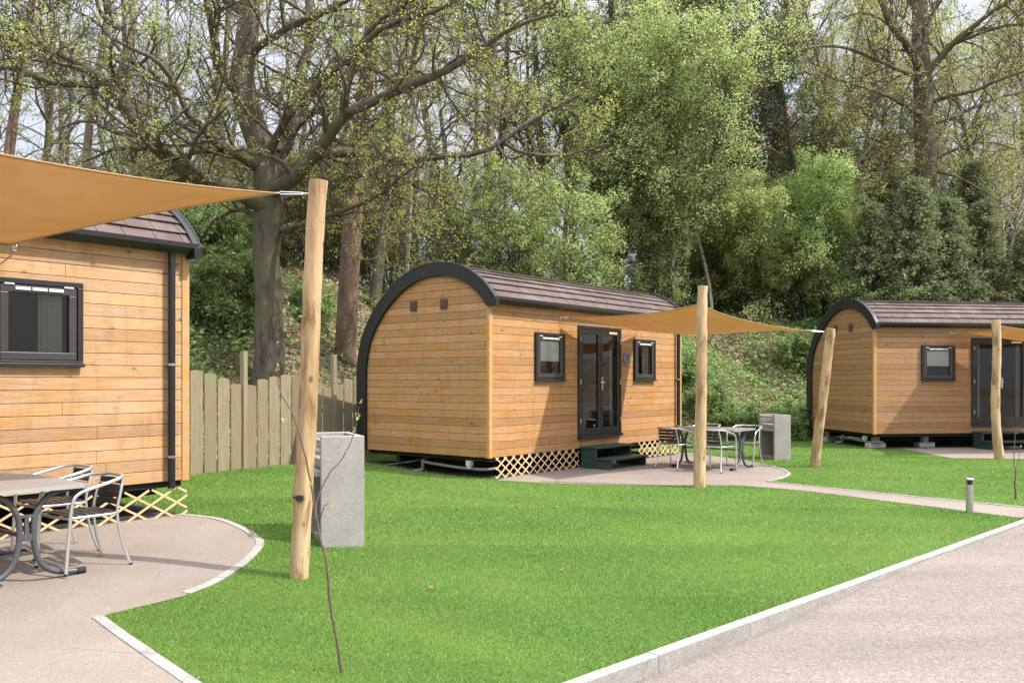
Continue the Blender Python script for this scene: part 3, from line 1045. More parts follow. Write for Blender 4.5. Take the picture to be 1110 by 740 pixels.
b1 = Vector(gp(322, 626)); t1 = at(348, 196, 7.0)
pole(b1, t1, .076, .072, 'thick peeled log pole beside the near concrete barbecue, leaning right', clamp=.205)
b2 = Vector(gp(757, 528)); t2 = at(763, 310, 13.15)
pole(b2, t2, .090, .074, 'upright log pole at the terrace edge in front of the middle cabin')
b3 = Vector(gp(884, 506)); t3 = at(900, 356, 15.85)
pole(b3, t3, .088, .082, 'leaning log pole at the left end of the farther cabin')
b4 = Vector(gp(1084, 497.5)); t4 = at(1077.5, 346, 17.7)
pole(b4, t4, .090, .080, 'crooked log pole before the door of the farther cabin', crook=.035)

def ring_path(p, q, n=8):
    return [p.lerp(q, i / n) for i in range(n + 1)]

def sail(corners, label, sag=.062, poles=(2, 3)):
    """four-cornered sail: P0,P1 on the wall, P2,P3 on poles; edges hollowed, hung as a saddle"""
    P = [Vector(c) for c in corners]
    ctr = sum(P, Vector()) / 4
    anchors = [p.copy() for p in P]
    P = [p + (ctr - p).normalized() * (.28 if i in poles else .12) for i, p in enumerate(P)]
    root = empty('shade_sail', ctr, 0, label, 'shade sail', 'ochre shade sails')
    n = 28
    V = []
    def curve(a, b, t):
        m = a.lerp(b, t); inw = (ctr - (a + b) / 2); L = (b - a).length
        return m + inw.normalized() * (4 * t * (1 - t) * sag * L) - Vector((0, 0, 4 * t * (1 - t) * .012 * L))
    G = {}
    for i in range(n + 1):
        for j in range(n + 1):
            u, v = i / n, j / n
            a = curve(P[0], P[1], u); b = curve(P[3], P[2], u); c = curve(P[0], P[3], v); d = curve(P[1], P[2], v)
            blend = a * (1 - v) + b * v + c * (1 - u) + d * u - (P[0] * (1 - u) * (1 - v) + P[1] * u * (1 - v) + P[3] * (1 - u) * v + P[2] * u * v)
            w = .006 * math.sin(9 * u + 3 * v) * math.sin(7 * v) 
            V.append(blend - ctr + Vector((0, 0, w - .15 * 16 * u * (1 - u) * v * (1 - v))))
    fs = [(i * (n + 1) + j, (i + 1) * (n + 1) + j, (i + 1) * (n + 1) + j + 1, i * (n + 1) + j + 1) for i in range(n) for j in range(n)]
    mb = MB(); mb.add(V, fs, smooth=True)
    cl = mb.build('cloth', M['sail'], root)
    md = cl.modifiers.new('thickness', 'SOLIDIFY'); md.thickness = .0025
    idx = lambda i, j: V[i * (n + 1) + j]
    for e in ([idx(i, 0) for i in range(n + 1)], [idx(n, j) for j in range(n + 1)], [idx(i, n) for i in range(n, -1, -1)], [idx(0, j) for j in range(n, -1, -1)]):
        mb = MB()
        for a, b in zip(e[:-1], e[1:]):
            mb.bar(a, b, .036, .007, up=(0, 0, 1))
        mb.build('hem', M['hem'], root)
    for p, q in zip(P, anchors):
        mb = MB(); a = p - ctr; b = q - ctr; d = (b - a); L = d.length; d.normalize()
        s = d.orthogonal().normalized()
        mb.tube([a - d * .05, a + d * .03], .006, 6)
        mb.tube([a + d * .03 + s * .018, a + d * (L * .75) + s * .012], .005, 6)
        mb.tube([a + d * .03 - s * .018, a + d * (L * .75) - s * .012], .005, 6)
        mb.tube([a + d * (L * .7), b], .007, 6)
        mb.build('turnbuckle', M['steel'], root)
    return root

def top_of(base, top, back=.06):
    v = (top - base).normalized()
    return top - v * back
hA = local(cab, 1.95, -.06, 2.71); hB = local(cab, 4.65, -.06, 2.66)
sail([hA, hB, top_of(b3, t3, .06) + Vector((-.07, .02, 0)), top_of(b2, t2, .22) + Vector((.0, .05, 0))], 'ochre shade sail stretched from the middle cabin wall to two log poles')
# same layout on the first cabin; its second pole stands outside the picture
M2 = (Matrix.Translation(cab.location) @ Matrix.Rotation(A2, 4, 'Z')).inverted()
lb = M2 @ b2
farpole = local(cab1, lb.x, lb.y, -.15); farpole.z = 0
b5 = farpole; t5 = farpole + Vector((-.15, -.1, 3.35))
pole(b5, t5, .095, .085, 'log pole of the near sail beyond the left edge of the photo')
hA1 = local(cab1, 1.95, -.06, 2.71); hB1 = local(cab1, 4.65, -.06, 2.71)
sail([hA1, hB1, top_of(b1, t1, .10) + Vector((-.07, .02, 0)), top_of(b5, t5, .10)], 'large ochre shade sail above the grey metal table, tied to the near log pole')
hA3 = local(cab3, 1.95, -.06, 2.71); hB3 = local(cab3, 4.65, -.06, 2.71)
b6 = Vector((15.2, 18.7, 0)); t6 = b6 + Vector((.3, -.1, 2.6))
sail([hA3, hB3, top_of(b6, t6, .1), top_of(b4, t4, .12) + Vector((.04, .05, 0))], 'orange shade sail in front of the farther cabin, cut by the right edge')
pole(b6, t6, .095, .085, 'log pole of the far sail beyond the right edge of the photo')

# ------------------------------------------------------------------ barbecues
def barbecue(px, py, ang, label, tall=1.0, dep=.42, wid=.72):
    """concrete barbecue; local x runs along the near side panel, local y away; the hearth opens towards -x"""
    p = gp(px, py)
    root = empty('barbecue', p, ang, label, 'barbecue', 'concrete garden barbecues')
    t = .055
    for y0 in (0, wid - t):
        mb = MB(); mb.box(0, dep, y0, y0 + t, -.03, tall)
        mb.build('side_panel', M['bbq'], root, bevel=.006)
    mb = MB(); mb.box(dep - t, dep - .004, t, wid - t, -.03, tall - .002); mb.build('back_panel', M['bbq'], root, bevel=.004)
    mb = MB(); mb.box(-.05, dep - t - .004, t - .004, wid - t + .004, tall * .635, tall * .635 + .05); mb.build('hearth_slab', M['bbq'], root, bevel=.004)
    mb = MB(); mb.box(.02, dep - t - .004, t, wid - t, tall * .70, tall * .78); mb.box(.0, .03, t, wid - t, tall * .82, tall * .86)
    mb.box(.0, .03, t, wid - t, tall * .92, tall * .965)
    mb.build('front_rail', M['bbq'], root, bevel=.003)
    mb = MB()
    for k in range(14):
        y = t + .03 + (wid - 2 * t - .06) * k / 13
        mb.tube([(.03, y, tall * .885), (dep - t - .02, y, tall * .885)], .004, 5)
    mb.tube([(.03, t, tall * .885), (.03, wid - t, tall * .885)], .006, 6); mb.tube([(dep - t - .02, t, tall * .885), (dep - t - .02, wid - t, tall * .885)], .006, 6)
    mb.build('grill', M['sash'], root)
    mb = MB(); mb.box(.03, dep - t - .004, t, wid - t, -.03, .05); mb.build('foot_slab', M['bbq'], root)
    return root
barbecue(348, 593.5, R(22), 'grey concrete barbecue on the lawn right behind the nearest log pole', 1.04, .41)
barbecue(839.5, 498.5, R(9), 'grey concrete barbecue beside the chairs of the farther terrace', .90, .35)

# ------------------------------------------------------------------ bistro chairs and tables
def make_chair():
    root = empty('bistro_chair', (0, 0, 0))
    W, D, SH, AH, BHt = .25, .24, .44, .665, .735      # half width, half depth, seat, arm, back heights; faces -y
    for s in (-1, 1):
        mb = MB()      # front leg with its arm and half of the back loop
        mb.tube(smooth_path([(s * .255, -.235, .0), (s * .262, -.215, .30), (s * .272, -.19, .56), (s * .275, -.14, .635), (s * .275, -.05, AH), (s * .27, .10, .70), (s * .235, .22, .73), (s * .13, .285, BHt), (0, .30, BHt)], 6), .0142, 10)
        fl = mb.build('arm_leg', M['alu'], root)
        mb = MB()
        mb.tube(smooth_path([(s * .24, .30, .0), (s * .215, .235, .22), (s * .20, .205, SH), (s * .195, .235, .60), (s * .185, .268, .725)], 6), .0115, 10)
        rl = mb.build('rear_leg', M['alu'], root)
        for leg, x, y in ((fl, s * .255, -.235), (rl, s * .24, .30)):
            mb = MB(); mb.tube([(x, y, .0), (x, y, .02)], .0155, 8)
            mb.build('rubber_foot', M['rubber'], leg)
    mb = MB()
    loop = [(.225, -.20, SH), (.235, .0, SH), (.205, .19, SH), (0, .215, SH), (-.205, .19, SH), (-.235, 0, SH), (-.225, -.20, SH), (0, -.235, SH), (.225, -.20, SH)]
    mb.tube(smooth_path(loop, 5), .0115, 8)
    mb.build('seat_frame', M['alu'], root)
    mb = MB()
    for k in range(6):
        y = -.205 + k * .07; w = .225 - (.05 if k == 5 else 0)
        mb.box(-w, w, y, y + .056, SH + .010, SH + .020)
    mb.build('seat', M['slat'], root, bevel=.003)
    mb = MB()
    for k in range(4):
        z = .495 + k * .057; yb = .218 + (z - .44) * .17
        n = 8
        for q in range(n):
            a0 = -.185 + .37 * q / n; a1 = -.185 + .37 * (q + 1) / n
            f0 = yb + .03 * (1 - (a0 / .2) ** 2); f1 = yb + .03 * (1 - (a1 / .2) ** 2)
            P = [(a0, f0 - .012, z), (a1, f1 - .012, z), (a1, f1, z), (a0, f0, z)]
            P += [(x, y + .006, zz + .046) for x, y, zz in P]
            mb.add(P, [(0, 3, 2, 1), (4, 5, 6, 7), (0, 1, 5, 4), (2, 3, 7, 6), (1, 2, 6, 5), (3, 0, 4, 7)])
    mb.build('backrest', M['slat'], root)
    return root

def make_table(lx, ly, h=.72):
    """pedestal table: top lx by ly, pairs of bowed legs under both ends of ly"""
    root = empty('bistro_table', (0, 0, 0))
    mb = MB()
    r = .05; poly = []
    for cx_, cy_, a0 in ((lx / 2 - r, ly / 2 - r, 0), (-lx / 2 + r, ly / 2 - r, 90), (-lx / 2 + r, -ly / 2 + r, 180), (lx / 2 - r, -ly / 2 + r, 270)):
        for k in range(6):
            t = R(a0 + 18 * k); poly.append((cx_ + r * math.cos(t), cy_ + r * math.sin(t)))
    mb.prism(poly, 'z', h - .028, h)
    mb.build('table_top', M['tabletop'], root, bevel=.004)
    mb = MB()
    for k in range(24):
        a, b = poly[k], poly[(k + 1) % 24]
        mb.bar((a[0], a[1], h - .016), (b[0], b[1], h - .016), .008, .030)
    mb.build('edge_band', M['alu'], root)
    for e in (-1, 1):
        y = e * (ly / 2 - .10)
        for s in (-1, 1):
            x1 = lx / 2 - .01
            mb = MB()
            mb.tube(smooth_path([(s * (x1 - .06), y, h - .03), (s * .17, y, h - .07), (s * .075, y, h - .19), (s * .05, y, .42), (s * .06, y, .26), (s * .11, y, .12), (s * .22, y, .045), (s * x1, y, .024)], 6), .022, 10)
            leg = mb.build('leg', M['tableleg'], root)
            mb = MB(); mb.tube([(s * (x1 - .05), y, .025), (s * (x1 + .02), y, .024)], .026, 10)
            mb.build('rubber_foot', M['rubber'], leg)
        mb = MB(); mb.bar((-.05, y, .34), (.05, y, .34), .03, .05); mb.bar((-.05, y, .50), (.05, y, .50), .03, .02)
        mb.bar((0, y, .34), (0, y, .50), .02, .03, up=(1, 0, 0))
        mb.build('leg_bracket', M['tableleg'], root)
    mb = MB(); mb.bar((0, -ly / 2 + .10, .34), (0, ly / 2 - .10, .34), .025, .025)
    mb.build('stretcher', M['tableleg'], root)
    return root

tab = make_table(.86, 1.34)
tab1 = copy_tree(tab)
G1 = Vector((-math.sin(A1), math.cos(A1), 0))
R1 = Vector((-3.34, 6.93, 0))
c1 = R1 - U1 * .43 + G1 * .67
tab.location = (c1.x, c1.y, float(gz(c1.x, c1.y)) + .006); tab.rotation_euler = (0, 0, A1)
tag(tab, 'grey rectangular metal table with bowed legs on the near terrace', 'table', 'bistro tables')
U2 = Vector((math.cos(A2), math.sin(A2), 0)); G2 = Vector((-math.sin(A2), math.cos(A2), 0))
c2 = Vector((3.68, 16.12, .006))
tab1.location = c2; tab1.rotation_euler = (0, 0, A2)
tag(tab1, 'dark bistro table among four chairs on the farther terrace', 'table', 'bistro tables')

ch = make_chair()
def put_chair(first, p, facing, label):
    o = ch if first else copy_tree(ch)
    o.location = (p[0], p[1], float(gz(p[0], p[1])) + .006)
    o.rotation_euler = (0, 0, math.atan2(facing[1], facing[0]) + math.pi / 2)
    tag(o, label, 'chair', 'aluminium bistro chairs')
fc = -U1
p1 = Vector((-3.42, 7.13, 0))
chair_specs = [
    ((-3.53, 7.17), (-.62, -.78), 'nearest bistro chair, tucked against the right side of the near grey table'),
    ((-4.02, 7.66), (-.66, -.75), 'bistro chair just behind the nearest one, close to the lattice of the near cabin'),
    ((2.98, 15.98), (.70, .71), 'bistro chair closest to the green steps on the farther terrace'),
    ((3.60, 15.42), (.66, .75), 'bistro chair partly hidden behind the upright log pole, back to the camera'),
    ((4.36, 16.42), (-.60, -.80), 'bistro chair next to the farther barbecue'),
    ((3.72, 17.0), (-.63, -.78), 'bistro chair on the far side of the farther table'),
]
for i, (p, f_, lab) in enumerate(chair_specs):
    put_chair(False, p, f_, lab)
def kill(o):
    for c in list(o.children): kill(c)
    bpy.data.objects.remove(o)
kill(ch)

# ------------------------------------------------------------------ bollard light
p = gp(1051, 556)
root = empty('bollard_light', p, 0, 'short stainless steel bollard light at the edge of the path', 'bollard light')
mb = MB(); mb.tube([(0, 0, -.03), (0, 0, .345)], .043, 24); mb.build('post', M['steel'], root)
mb = MB()
for k in range(3): mb.tube([(0, 0, .352 + k * .018), (0, 0, .360 + k * .018)], .038, 20)
mb.tube([(0, 0, .345), (0, 0, .41)], .024, 14); mb.build('louvre', M['sash'], root)
mb = MB(); mb.tube([(0, 0, .404), (0, 0, .418), (0, 0, .426)], [.05, .05, .044], 24); mb.build('cap', M['steel'], root)

# ------------------------------------------------------------------ fence
FA = Vector((-5.62, 12.75, 0)); FD = Vector((1.18, 2.0, 0)).normalized()
FN = Vector((FD.y, -FD.x, 0))                       # towards the camera
fence = empty('wooden_fence', FA, 0, 'weathered wooden board fence with arched panels between two cabins', 'fence')
def wp(t, n, z):
    q = FD * t + FN * n
    return Vector((q.x, q.y, z))
PW = 2.19
tpost = 2.20
for k in range(-1, 3):
    t0 = tpost + (k - 1) * PW; t1_ = t0 + PW
    mb = MB()
    nb = 8
    for i in range(nb):
        t = t0 + .02 + (PW - .04) * (i + .5) / nb
        u = (i + .5) / nb * 2 - 1
        base_arch = 1.68 - .26 * abs(u) ** 2.0
        if k == -1 or k == 2: base_arch += .05
        w = .236; g = .12 * (1 - min(1, max(0, (t - 0) / 4.0)))
        h0 = base_arch + random.uniform(-.008, .008)
        prof = []
        for q in range(9):
            xx = -w / 2 + w * q / 8
            prof.append((xx, h0 + .026 * math.cos(xx / w * math.pi) - .026))
        n0 = random.uniform(-.003, .003)
        V = []
        outline = [(-w / 2, .03)] + prof + [(w / 2, .03)]
        outline = [outline[0]] + prof + [outline[-1]]
        for n_ in (.012 + n0, .030 + n0):
            V += [wp(t + a, n_, b + g) for a, b in outline]
        m = len(outline)
        fs = [tuple(range(m)), tuple(range(2 * m - 1, m - 1, -1))] + [(i_, i_ + m, (i_ + 1) % m + m, (i_ + 1) % m) for i_ in range(m)]
        mb.add(V, fs, random.random())
    panel = mb.build('panel', M['fence'], fence)
    for zz in (.35, .95, 1.30):
        mb = MB(); mb.bar(wp(t0 + .06, -.005, zz + .08), wp(t1_ - .06, -.005, zz + .08), .03, .07, tone=.9)
        mb.build('rail', M['fence'], panel)
for k in range(-1, 3):
    t = tpost + (k - 1) * PW + PW
    if k == 2: continue
    mb = MB()
    q = wp(t, -.0, 0)
    mt = Matrix.Translation(q) @ Matrix.Rotation(math.atan2(FD.y, FD.x), 4, 'Z')
    mb.box(-.045, .045, -.075, .015, -.2, 2.08, .8, mat=mt)
    mb.build('post', M['fence'], fence, bevel=.006)
#VEGETATION
# ------------------------------------------------------------------ VEGETATION
def unit(v):
    return v / np.maximum(np.linalg.norm(v, axis=-1, keepdims=True), 1e-9)

class Tubes:
    """many tapering tubes gathered into one mesh"""
    def __init__(s): s.g = {}
    def add(s, P, Rr, sides):
        s.g.setdefault((P.shape[1], sides), []).append((P, Rr))
    def mesh(s, name):
        VV = []; FF = []; o = 0
        for (n, k), lst in s.g.items():
            P = np.concatenate([a for a, _ in lst]); Rr = np.concatenate([b for _, b in lst])
            m = len(P)
            T = unit(np.gradient(P, axis=1))
            mt = unit(P[:, -1] - P[:, 0])
            ref = np.where(np.abs(mt[:, 2:3]) > .8, np.array([[1., .13, 0]]), np.array([[0, .1, 1.]]))[:, None, :]
            a = unit(np.cross(T, np.broadcast_to(ref, T.shape))); b = np.cross(T, a)
            th = np.arange(k) * 2 * np.pi / k
            V = P[:, :, None, :] + Rr[:, :, None, None] * (a[:, :, None, :] * np.cos(th)[None, None, :, None] + b[:, :, None, :] * np.sin(th)[None, None, :, None])
            VV.append(V.reshape(-1, 3))
            i = np.arange(n - 1)[:, None] * k + np.arange(k)[None, :]
            j = np.arange(n - 1)[:, None] * k + (np.arange(k)[None, :] + 1) % k
            q = np.stack([i, j, j + k, i + k], -1).reshape(-1, 4)
            FF.append((q[None] + (np.arange(m) * n * k)[:, None, None] + o).reshape(-1, 4))
            o += m * n * k
        return np_mesh(name, np.concatenate(VV), np.concatenate(FF), True)

def grow(P0, D, L, R0, n, wander, up, taper=.35):
    """grow m limbs at once: returns polylines (m,n+1,3) and radii"""
    m = len(P0)
    pts = [P0]; d = unit(D); p = P0
    wv = rng.normal(size=(m, 3)) * wander
    for i in range(n):
        wv = .5 * wv + rng.normal(size=(m, 3)) * wander
        d = unit(d + wv + np.array([0, 0, up]) / n)
        p = p + d * (L / n)[:, None]
        pts.append(p)
    P = np.stack(pts, 1)
    t = np.linspace(0, 1, n + 1)[None]
    Rr = R0[:, None] * (1 - (1 - taper) * t)
    return P, Rr

def sprout(P, Rr, count, t0, t1, ang, lr, L, rr=.55, tpow=1., outbias=None):
    """children from limbs: start points, directions, lengths, radii.  L (m,) parent lengths"""
    m, n1, _ = P.shape
    idx = np.repeat(np.arange(m), count)
    t = t0 + (t1 - t0) * rng.random(len(idx)) ** tpow
    f = t * (n1 - 1); i = np.minimum(f.astype(int), n1 - 2); q = (f - i)[:, None]
    A = P[idx, i]; B = P[idx, i + 1]
    p = A * (1 - q) + B * q
    tan = unit(B - A)
    rnd = rng.normal(size=p.shape)
    if outbias is not None: rnd = rnd + outbias
    per = unit(rnd - tan * (rnd * tan).sum(1, keepdims=True))
    a = np.radians(ang * (1 + .25 * rng.normal(size=len(idx))))[:, None]
    d = tan * np.cos(a) + per * np.sin(a)
    ln = L[idx] * lr * (1.15 - .6 * t) * rng.uniform(.6, 1.25, len(idx))
    r = (Rr[idx, i] * (1 - q[:, 0]) + Rr[idx, i + 1] * q[:, 0]) * rr
    return p, d, ln, r

def leaves_mesh(name, P, size, flat=.0, hang=0., aspect=.62, tone=None, dirs=None):
    """one rhombus per leaf, random orientation"""
    m = len(P)
    a = rng.normal(size=(m, 3))
    if dirs is not None: a = a * .6 + dirs
    a[:, 2] = a[:, 2] * (1 - flat) - hang
    a = unit(a)
    b = rng.normal(size=(m, 3)); b[:, 2] *= (1 - flat)
    b = unit(b - a * (a * b).sum(1, keepdims=True))
    s = (size * rng.uniform(.6, 1.3, m))[:, None]
    V = np.stack([P, P + a * s * .5 + b * s * aspect * .5, P + a * s, P + a * s * .5 - b * s * aspect * .5], 1).reshape(-1, 3)
    Fq = np.arange(m * 4).reshape(-1, 4)
    if tone is None: tone = rng.random(m)
    return np_mesh(name, V, Fq, False, tone)

def along(P, count, t0=.0, t1=1., jit=.03):
    m, n1, _ = P.shape
    idx = np.repeat(np.arange(m), count)
    t = t0 + (t1 - t0) * rng.random(len(idx))
    f = t * (n1 - 1); i = np.minimum(f.astype(int), n1 - 2); q = (f - i)[:, None]
    return P[idx, i] * (1 - q) + P[idx, i + 1] * q + rng.normal(size=(len(idx), 3)) * jit, idx

def tree_obj(name, loc, trunk_me, crown_me, bark, leaf, label, cat, group=None, rz=0., sc=1.):
    root = empty(name, loc, rz, label, cat, group)
    root.scale = (sc, sc, sc)
    if trunk_me is not None:
        if not trunk_me.materials: trunk_me.materials.append(bark)
        link(bpy.data.objects.new('trunk', trunk_me), root)
    if crown_me is not None:
        if not crown_me.materials: crown_me.materials.append(leaf)
        link(bpy.data.objects.new('crown', crown_me), root)
    return root

def copy_tree_to(o, loc, rz, sc, label=None, group=None):
    c = copy_tree(o)
    c.location = loc; c.rotation_euler = (random.uniform(-.03, .03), random.uniform(-.03, .03), rz)
    s = sc if isinstance(sc, tuple) else (sc, sc, sc)
    c.scale = s
    if label: c['label'] = label
    if group: c['group'] = group
    return c

def on_hill(px, d, sink=.15):
    X = (px - CX) / F * d
    return (X, d, max(float(hz(X, d)), -.05) - sink)

A_ = np.array

def limb_px(pts, base):
    """limb through photo pixels at its own distances; pts (x,y,d); relative to base"""
    Q = [at(*p) - Vector(base) for p in pts]
    return A_([list(v) for v in smooth_path(Q, 4)])

def resample(P, n):
    d = np.r_[0, np.cumsum(np.linalg.norm(np.diff(P, axis=0), axis=1))]
    t = np.linspace(0, d[-1], n)
    return np.stack([np.interp(t, d, P[:, k]) for k in range(3)], 1), d[-1]

def limbed_tree(name, base, limbs, trunk_pts, trunk_r, bark, leaf, label, cat, l2=16, l3=7, l4=4, leafn=5, leafsize=.075, l2len=1.9, lr3=.5, hub=0, twist=.2, leafed=1.):
    """tree with its main limbs laid out one by one and everything finer grown from them"""
    tb = Tubes()
    n = 17
    P, L = resample(trunk_pts, n)
    rr = np.interp(np.linspace(0, 1, n), np.linspace(0, 1, len(trunk_r)), trunk_r)
    P[1:-1] += rng.normal(size=(n - 2, 3)) * .025
    tb.add(P[None], rr[None], 16)
    allP = []; allR = []; allL = []
    for pts, r0, r1 in limbs:
        P, L = resample(limb_px(pts, base), 17)
        P[1:] += np.cumsum(rng.normal(size=(16, 3)) * .018, 0)
        rr = r0 + (r1 - r0) * np.linspace(0, 1, 17) ** .8
        rr = rr * (1 + .07 * rng.normal(size=17))
        tb.add(P[None], rr[None], 9)
        allP.append(P); allR.append(rr); allL.append(L)
    P1 = np.stack(allP); R1_ = np.stack(allR); L1 = np.array(allL)
    cnt = np.maximum(3, (l2 * L1 / 4.).astype(int))
    p, d, ln, r = sprout(P1, R1_, cnt, .10, 1., 58, 1., np.full(len(P1), l2len), .42)
    P2, R2 = grow(p, d, ln, np.minimum(r, .06), 7, twist, .22, .3)
    tb.add(P2, R2, 6)
    p, d, ln, r = sprout(P2, R2, l3, .15, 1., 50, lr3, ln, .55)
    P3, R3 = grow(p, d, ln, np.minimum(np.maximum(r, .009), .02), 5, twist * 1.1, .1, .35)
    tb.add(P3, R3, 4)
    p, d, ln, r = sprout(P3, R3, l4, .2, 1., 48, .6, ln, .6)
    P4, R4 = grow(p, d, ln, np.maximum(r * .8, .0055), 3, .2, 0., .5)
    tb.add(P4, R4, 3)
    P4 = P4[rng.random(len(P4)) < leafed]
    tips = np.concatenate([along(P4, leafn, .6, 1.05, .04)[0], along(P3, max(1, leafn // 2), .6, 1.02, .04)[0]])
    cm = leaves_mesh('crown', tips, leafsize, hang=.25)
    return tree_obj(name, base, tb.mesh('trunk'), cm, bark, leaf, label, cat)

# ---- the old oak behind the fence
ob = on_hill(291, 18.6, .2)
obv = Vector(ob)
tp = [at(290, 420, 18.6), at(292, 380, 18.6), at(291, 330, 18.6), at(290, 280, 18.6), at(289, 235, 18.6), at(291, 205, 18.6), at(288, 170, 18.7), at(278, 140, 18.8), at(266, 100, 18.9), at(264, 60, 19.), at(270, 20, 19.), at(268, -40, 19.1), at(275, -110, 19.2)]
trunk_pts = A_([list(v - obv) for v in smooth_path(tp, 3)])
LIMBS = [
    ([(288, 225, 18.5), (262, 208, 18.2), (215, 196, 17.9), (170, 165, 17.6), (140, 125, 17.4), (112, 92, 17.2), (70, 68, 17.0), (20, 50, 16.8), (-40, 40, 16.6)], .20, .05),
    ([(135, 115, 17.4), (128, 85, 17.5), (138, 45, 17.6), (140, 10, 17.8), (132, -40, 18.0)], .12, .05),
    ([(112, 92, 17.2), (60, 92, 16.9), (25, 75, 16.6), (-30, 72, 16.3)], .08, .03),
    ([(130, 30, 17.6), (105, 15, 17.3), (92, -15, 17.1)], .07, .03),
    ([(284, 185, 18.6), (262, 170, 18.2), (232, 150, 17.6), (205, 120, 17.2), (190, 90, 17.0), (160, 60, 16.6), (120, 40, 16.3)], .13, .03),
    ([(290, 190, 18.7), (318, 140, 19.2), (325, 90, 19.6), (340, 40, 20.0), (335, -20, 20.4), (345, -80, 20.8)], .16, .06),
    ([(268, 110, 18.9), (240, 75, 18.5), (232, 40, 18.2), (225, 0, 18.0), (230, -50, 17.8)], .13, .05),
    ([(293, 208, 18.5), (322, 190, 18.0), (346, 163, 17.6), (372, 127, 17.2), (402, 112, 17.0), (440, 95, 16.8), (482, 80, 16.6), (522, 55, 16.4), (560, 30, 16.2), (600, 18, 16.0)], .17, .03),
    ([(373, 126, 17.2), (378, 90, 17.1), (392, 50, 17.0), (402, 25, 16.9), (440, 5, 16.7), (470, -30, 16.5)], .09, .03),
    ([(305, 195, 18.7), (345, 168, 19.0), (385, 166, 19.2), (425, 172, 19.4), (465, 168, 19.6), (505, 165, 19.8), (540, 152, 20.0), (560, 135, 20.1), (600, 112, 20.3), (640, 95, 20.5)], .14, .03),
    ([(440, 95, 16.8), (448, 60, 16.9), (456, 20, 17.0), (452, -30, 17.1)], .06, .025),
    ([(540, 152, 20.0), (575, 165, 20.0), (615, 160, 20.1), (660, 150, 20.2)], .05, .02),
    ([(300, 250, 18.6), (330, 242, 18.2), (370, 228, 17.8), (410, 205, 17.5), (440, 182, 17.3), (470, 160, 17.2)], .075, .02),
    ([(298, 215, 18.6), (330, 208, 19.1), (375, 195, 19.4), (410, 190, 19.6), (450, 205, 19.8), (490, 225, 20.1), (540, 245, 20.4)], .07, .02),
    ([(410, 190, 19.6), (425, 225, 19.8), (460, 255, 20.0), (500, 262, 20.3)], .05, .02),
    ([(284, 240, 18.6), (262, 232, 18.9), (235, 240, 19.2), (215, 262, 19.5), (205, 280, 19.8)], .06, .02),
    ([(286, 175, 18.7), (320, 120, 17.8), (380, 65, 17.0), (420, 30, 16.5), (480, 10, 16.0), (540, -20, 15.8)], .09, .03),
    ([(270, 60, 19.0), (310, 30, 18.5), (370, 5, 18.0), (420, -40, 17.8)], .10, .03),
    ([(268, 20, 19.0), (230, -10, 19.4), (180, -40, 19.8), (120, -70, 20.2)], .10, .03),
    ([(300, 165, 18.8), (350, 90, 20.2), (420, 60, 21.2), (500, 95, 22.), (560, 110, 22.4)], .08, .02),
]
limbed_tree('oak_tree', ob, LIMBS, trunk_pts, [.36, .31, .285, .285, .31, .31, .28, .27, .25, .23, .2, .16, .1], M['oakbark'], M['oakleaf'],
            'old oak with long twisting limbs and bursting yellow-green leaves behind the board fence', 'tree', l2=13, l3=8, l4=5, leafn=7, leafsize=.05, l2len=2.1, leafed=.5)

# ---- the tall oak on the right
ob2 = on_hill(1004, 31., .2); obv2 = Vector(ob2)
tp = [at(1007, 345, 31), at(1006, 280, 31), at(1005, 210, 31), at(1003, 150, 31), at(1001, 100, 31), at(998, 60, 31), at(996, 20, 31), at(996, -40, 31), at(1002, -120, 31.2)]
trunk2 = A_([list(v - obv2) for v in smooth_path(tp, 3)])
LIMBS2 = [
    ([(1000, 80, 31), (985, 55, 30.5), (968, 35, 30), (958, 10, 29.6), (945, -20, 29.2), (935, -60, 29.)], .17, .05),
    ([(1001, 82, 31), (970, 74, 30), (930, 56, 29.2), (890, 50, 28.6), (862, 58, 28.2)], .11, .02),
    ([(1003, 128, 31), (975, 110, 30.2), (945, 98, 29.6), (915, 88, 29), (885, 75, 28.6)], .10, .02),
    ([(1004, 80, 31), (1022, 58, 30.6), (1040, 38, 30.2), (1065, 18, 29.8), (1100, -5, 29.4), (1140, -30, 29.)], .15, .04),
    ([(1025, 50, 30.6), (1060, 38, 30.), (1095, 32, 29.6), (1140, 28, 29.2)], .08, .03),
    ([(1005, 112, 31), (1030, 105, 30.4), (1062, 98, 30), (1095, 82, 29.6), (1130, 66, 29.2)], .09, .03),
    ([(1006, 135, 31), (1040, 122, 31.4), (1075, 108, 31.8), (1120, 95, 32)], .09, .03),
    ([(998, 40, 31), (1012, 10, 31.4), (1025, -30, 31.8), (1035, -80, 32)], .12, .05),
    ([(1006, 175, 31), (1035, 160, 30.6), (1068, 152, 30.2), (1100, 160, 30.)], .07, .02),
    ([(1006, 185, 31), (1030, 190, 30.4), (1060, 205, 30), (1085, 220, 29.8)], .06, .02),
    ([(1003, 150, 31), (970, 160, 31.4), (935, 150, 31.6), (900, 165, 32)], .06, .02),
    ([(997, 20, 31), (975, -20, 31.5), (950, -70, 32)], .10, .04),
    ([(1000, 100, 31), (975, 130, 29.8), (950, 150, 29.2), (925, 190, 28.8)], .06, .02),
]
limbed_tree('oak_tree', ob2, LIMBS2, trunk2, [.42, .38, .36, .35, .34, .30, .26, .20, .12], M['greybark'], M['springleaf'],
            'tall oak on the right rising above the conifer shrubs, limbs spread wide', 'tree', l2=10, l3=9, l4=5, leafn=5, leafsize=.06, leafed=.55, l2len=2.6)

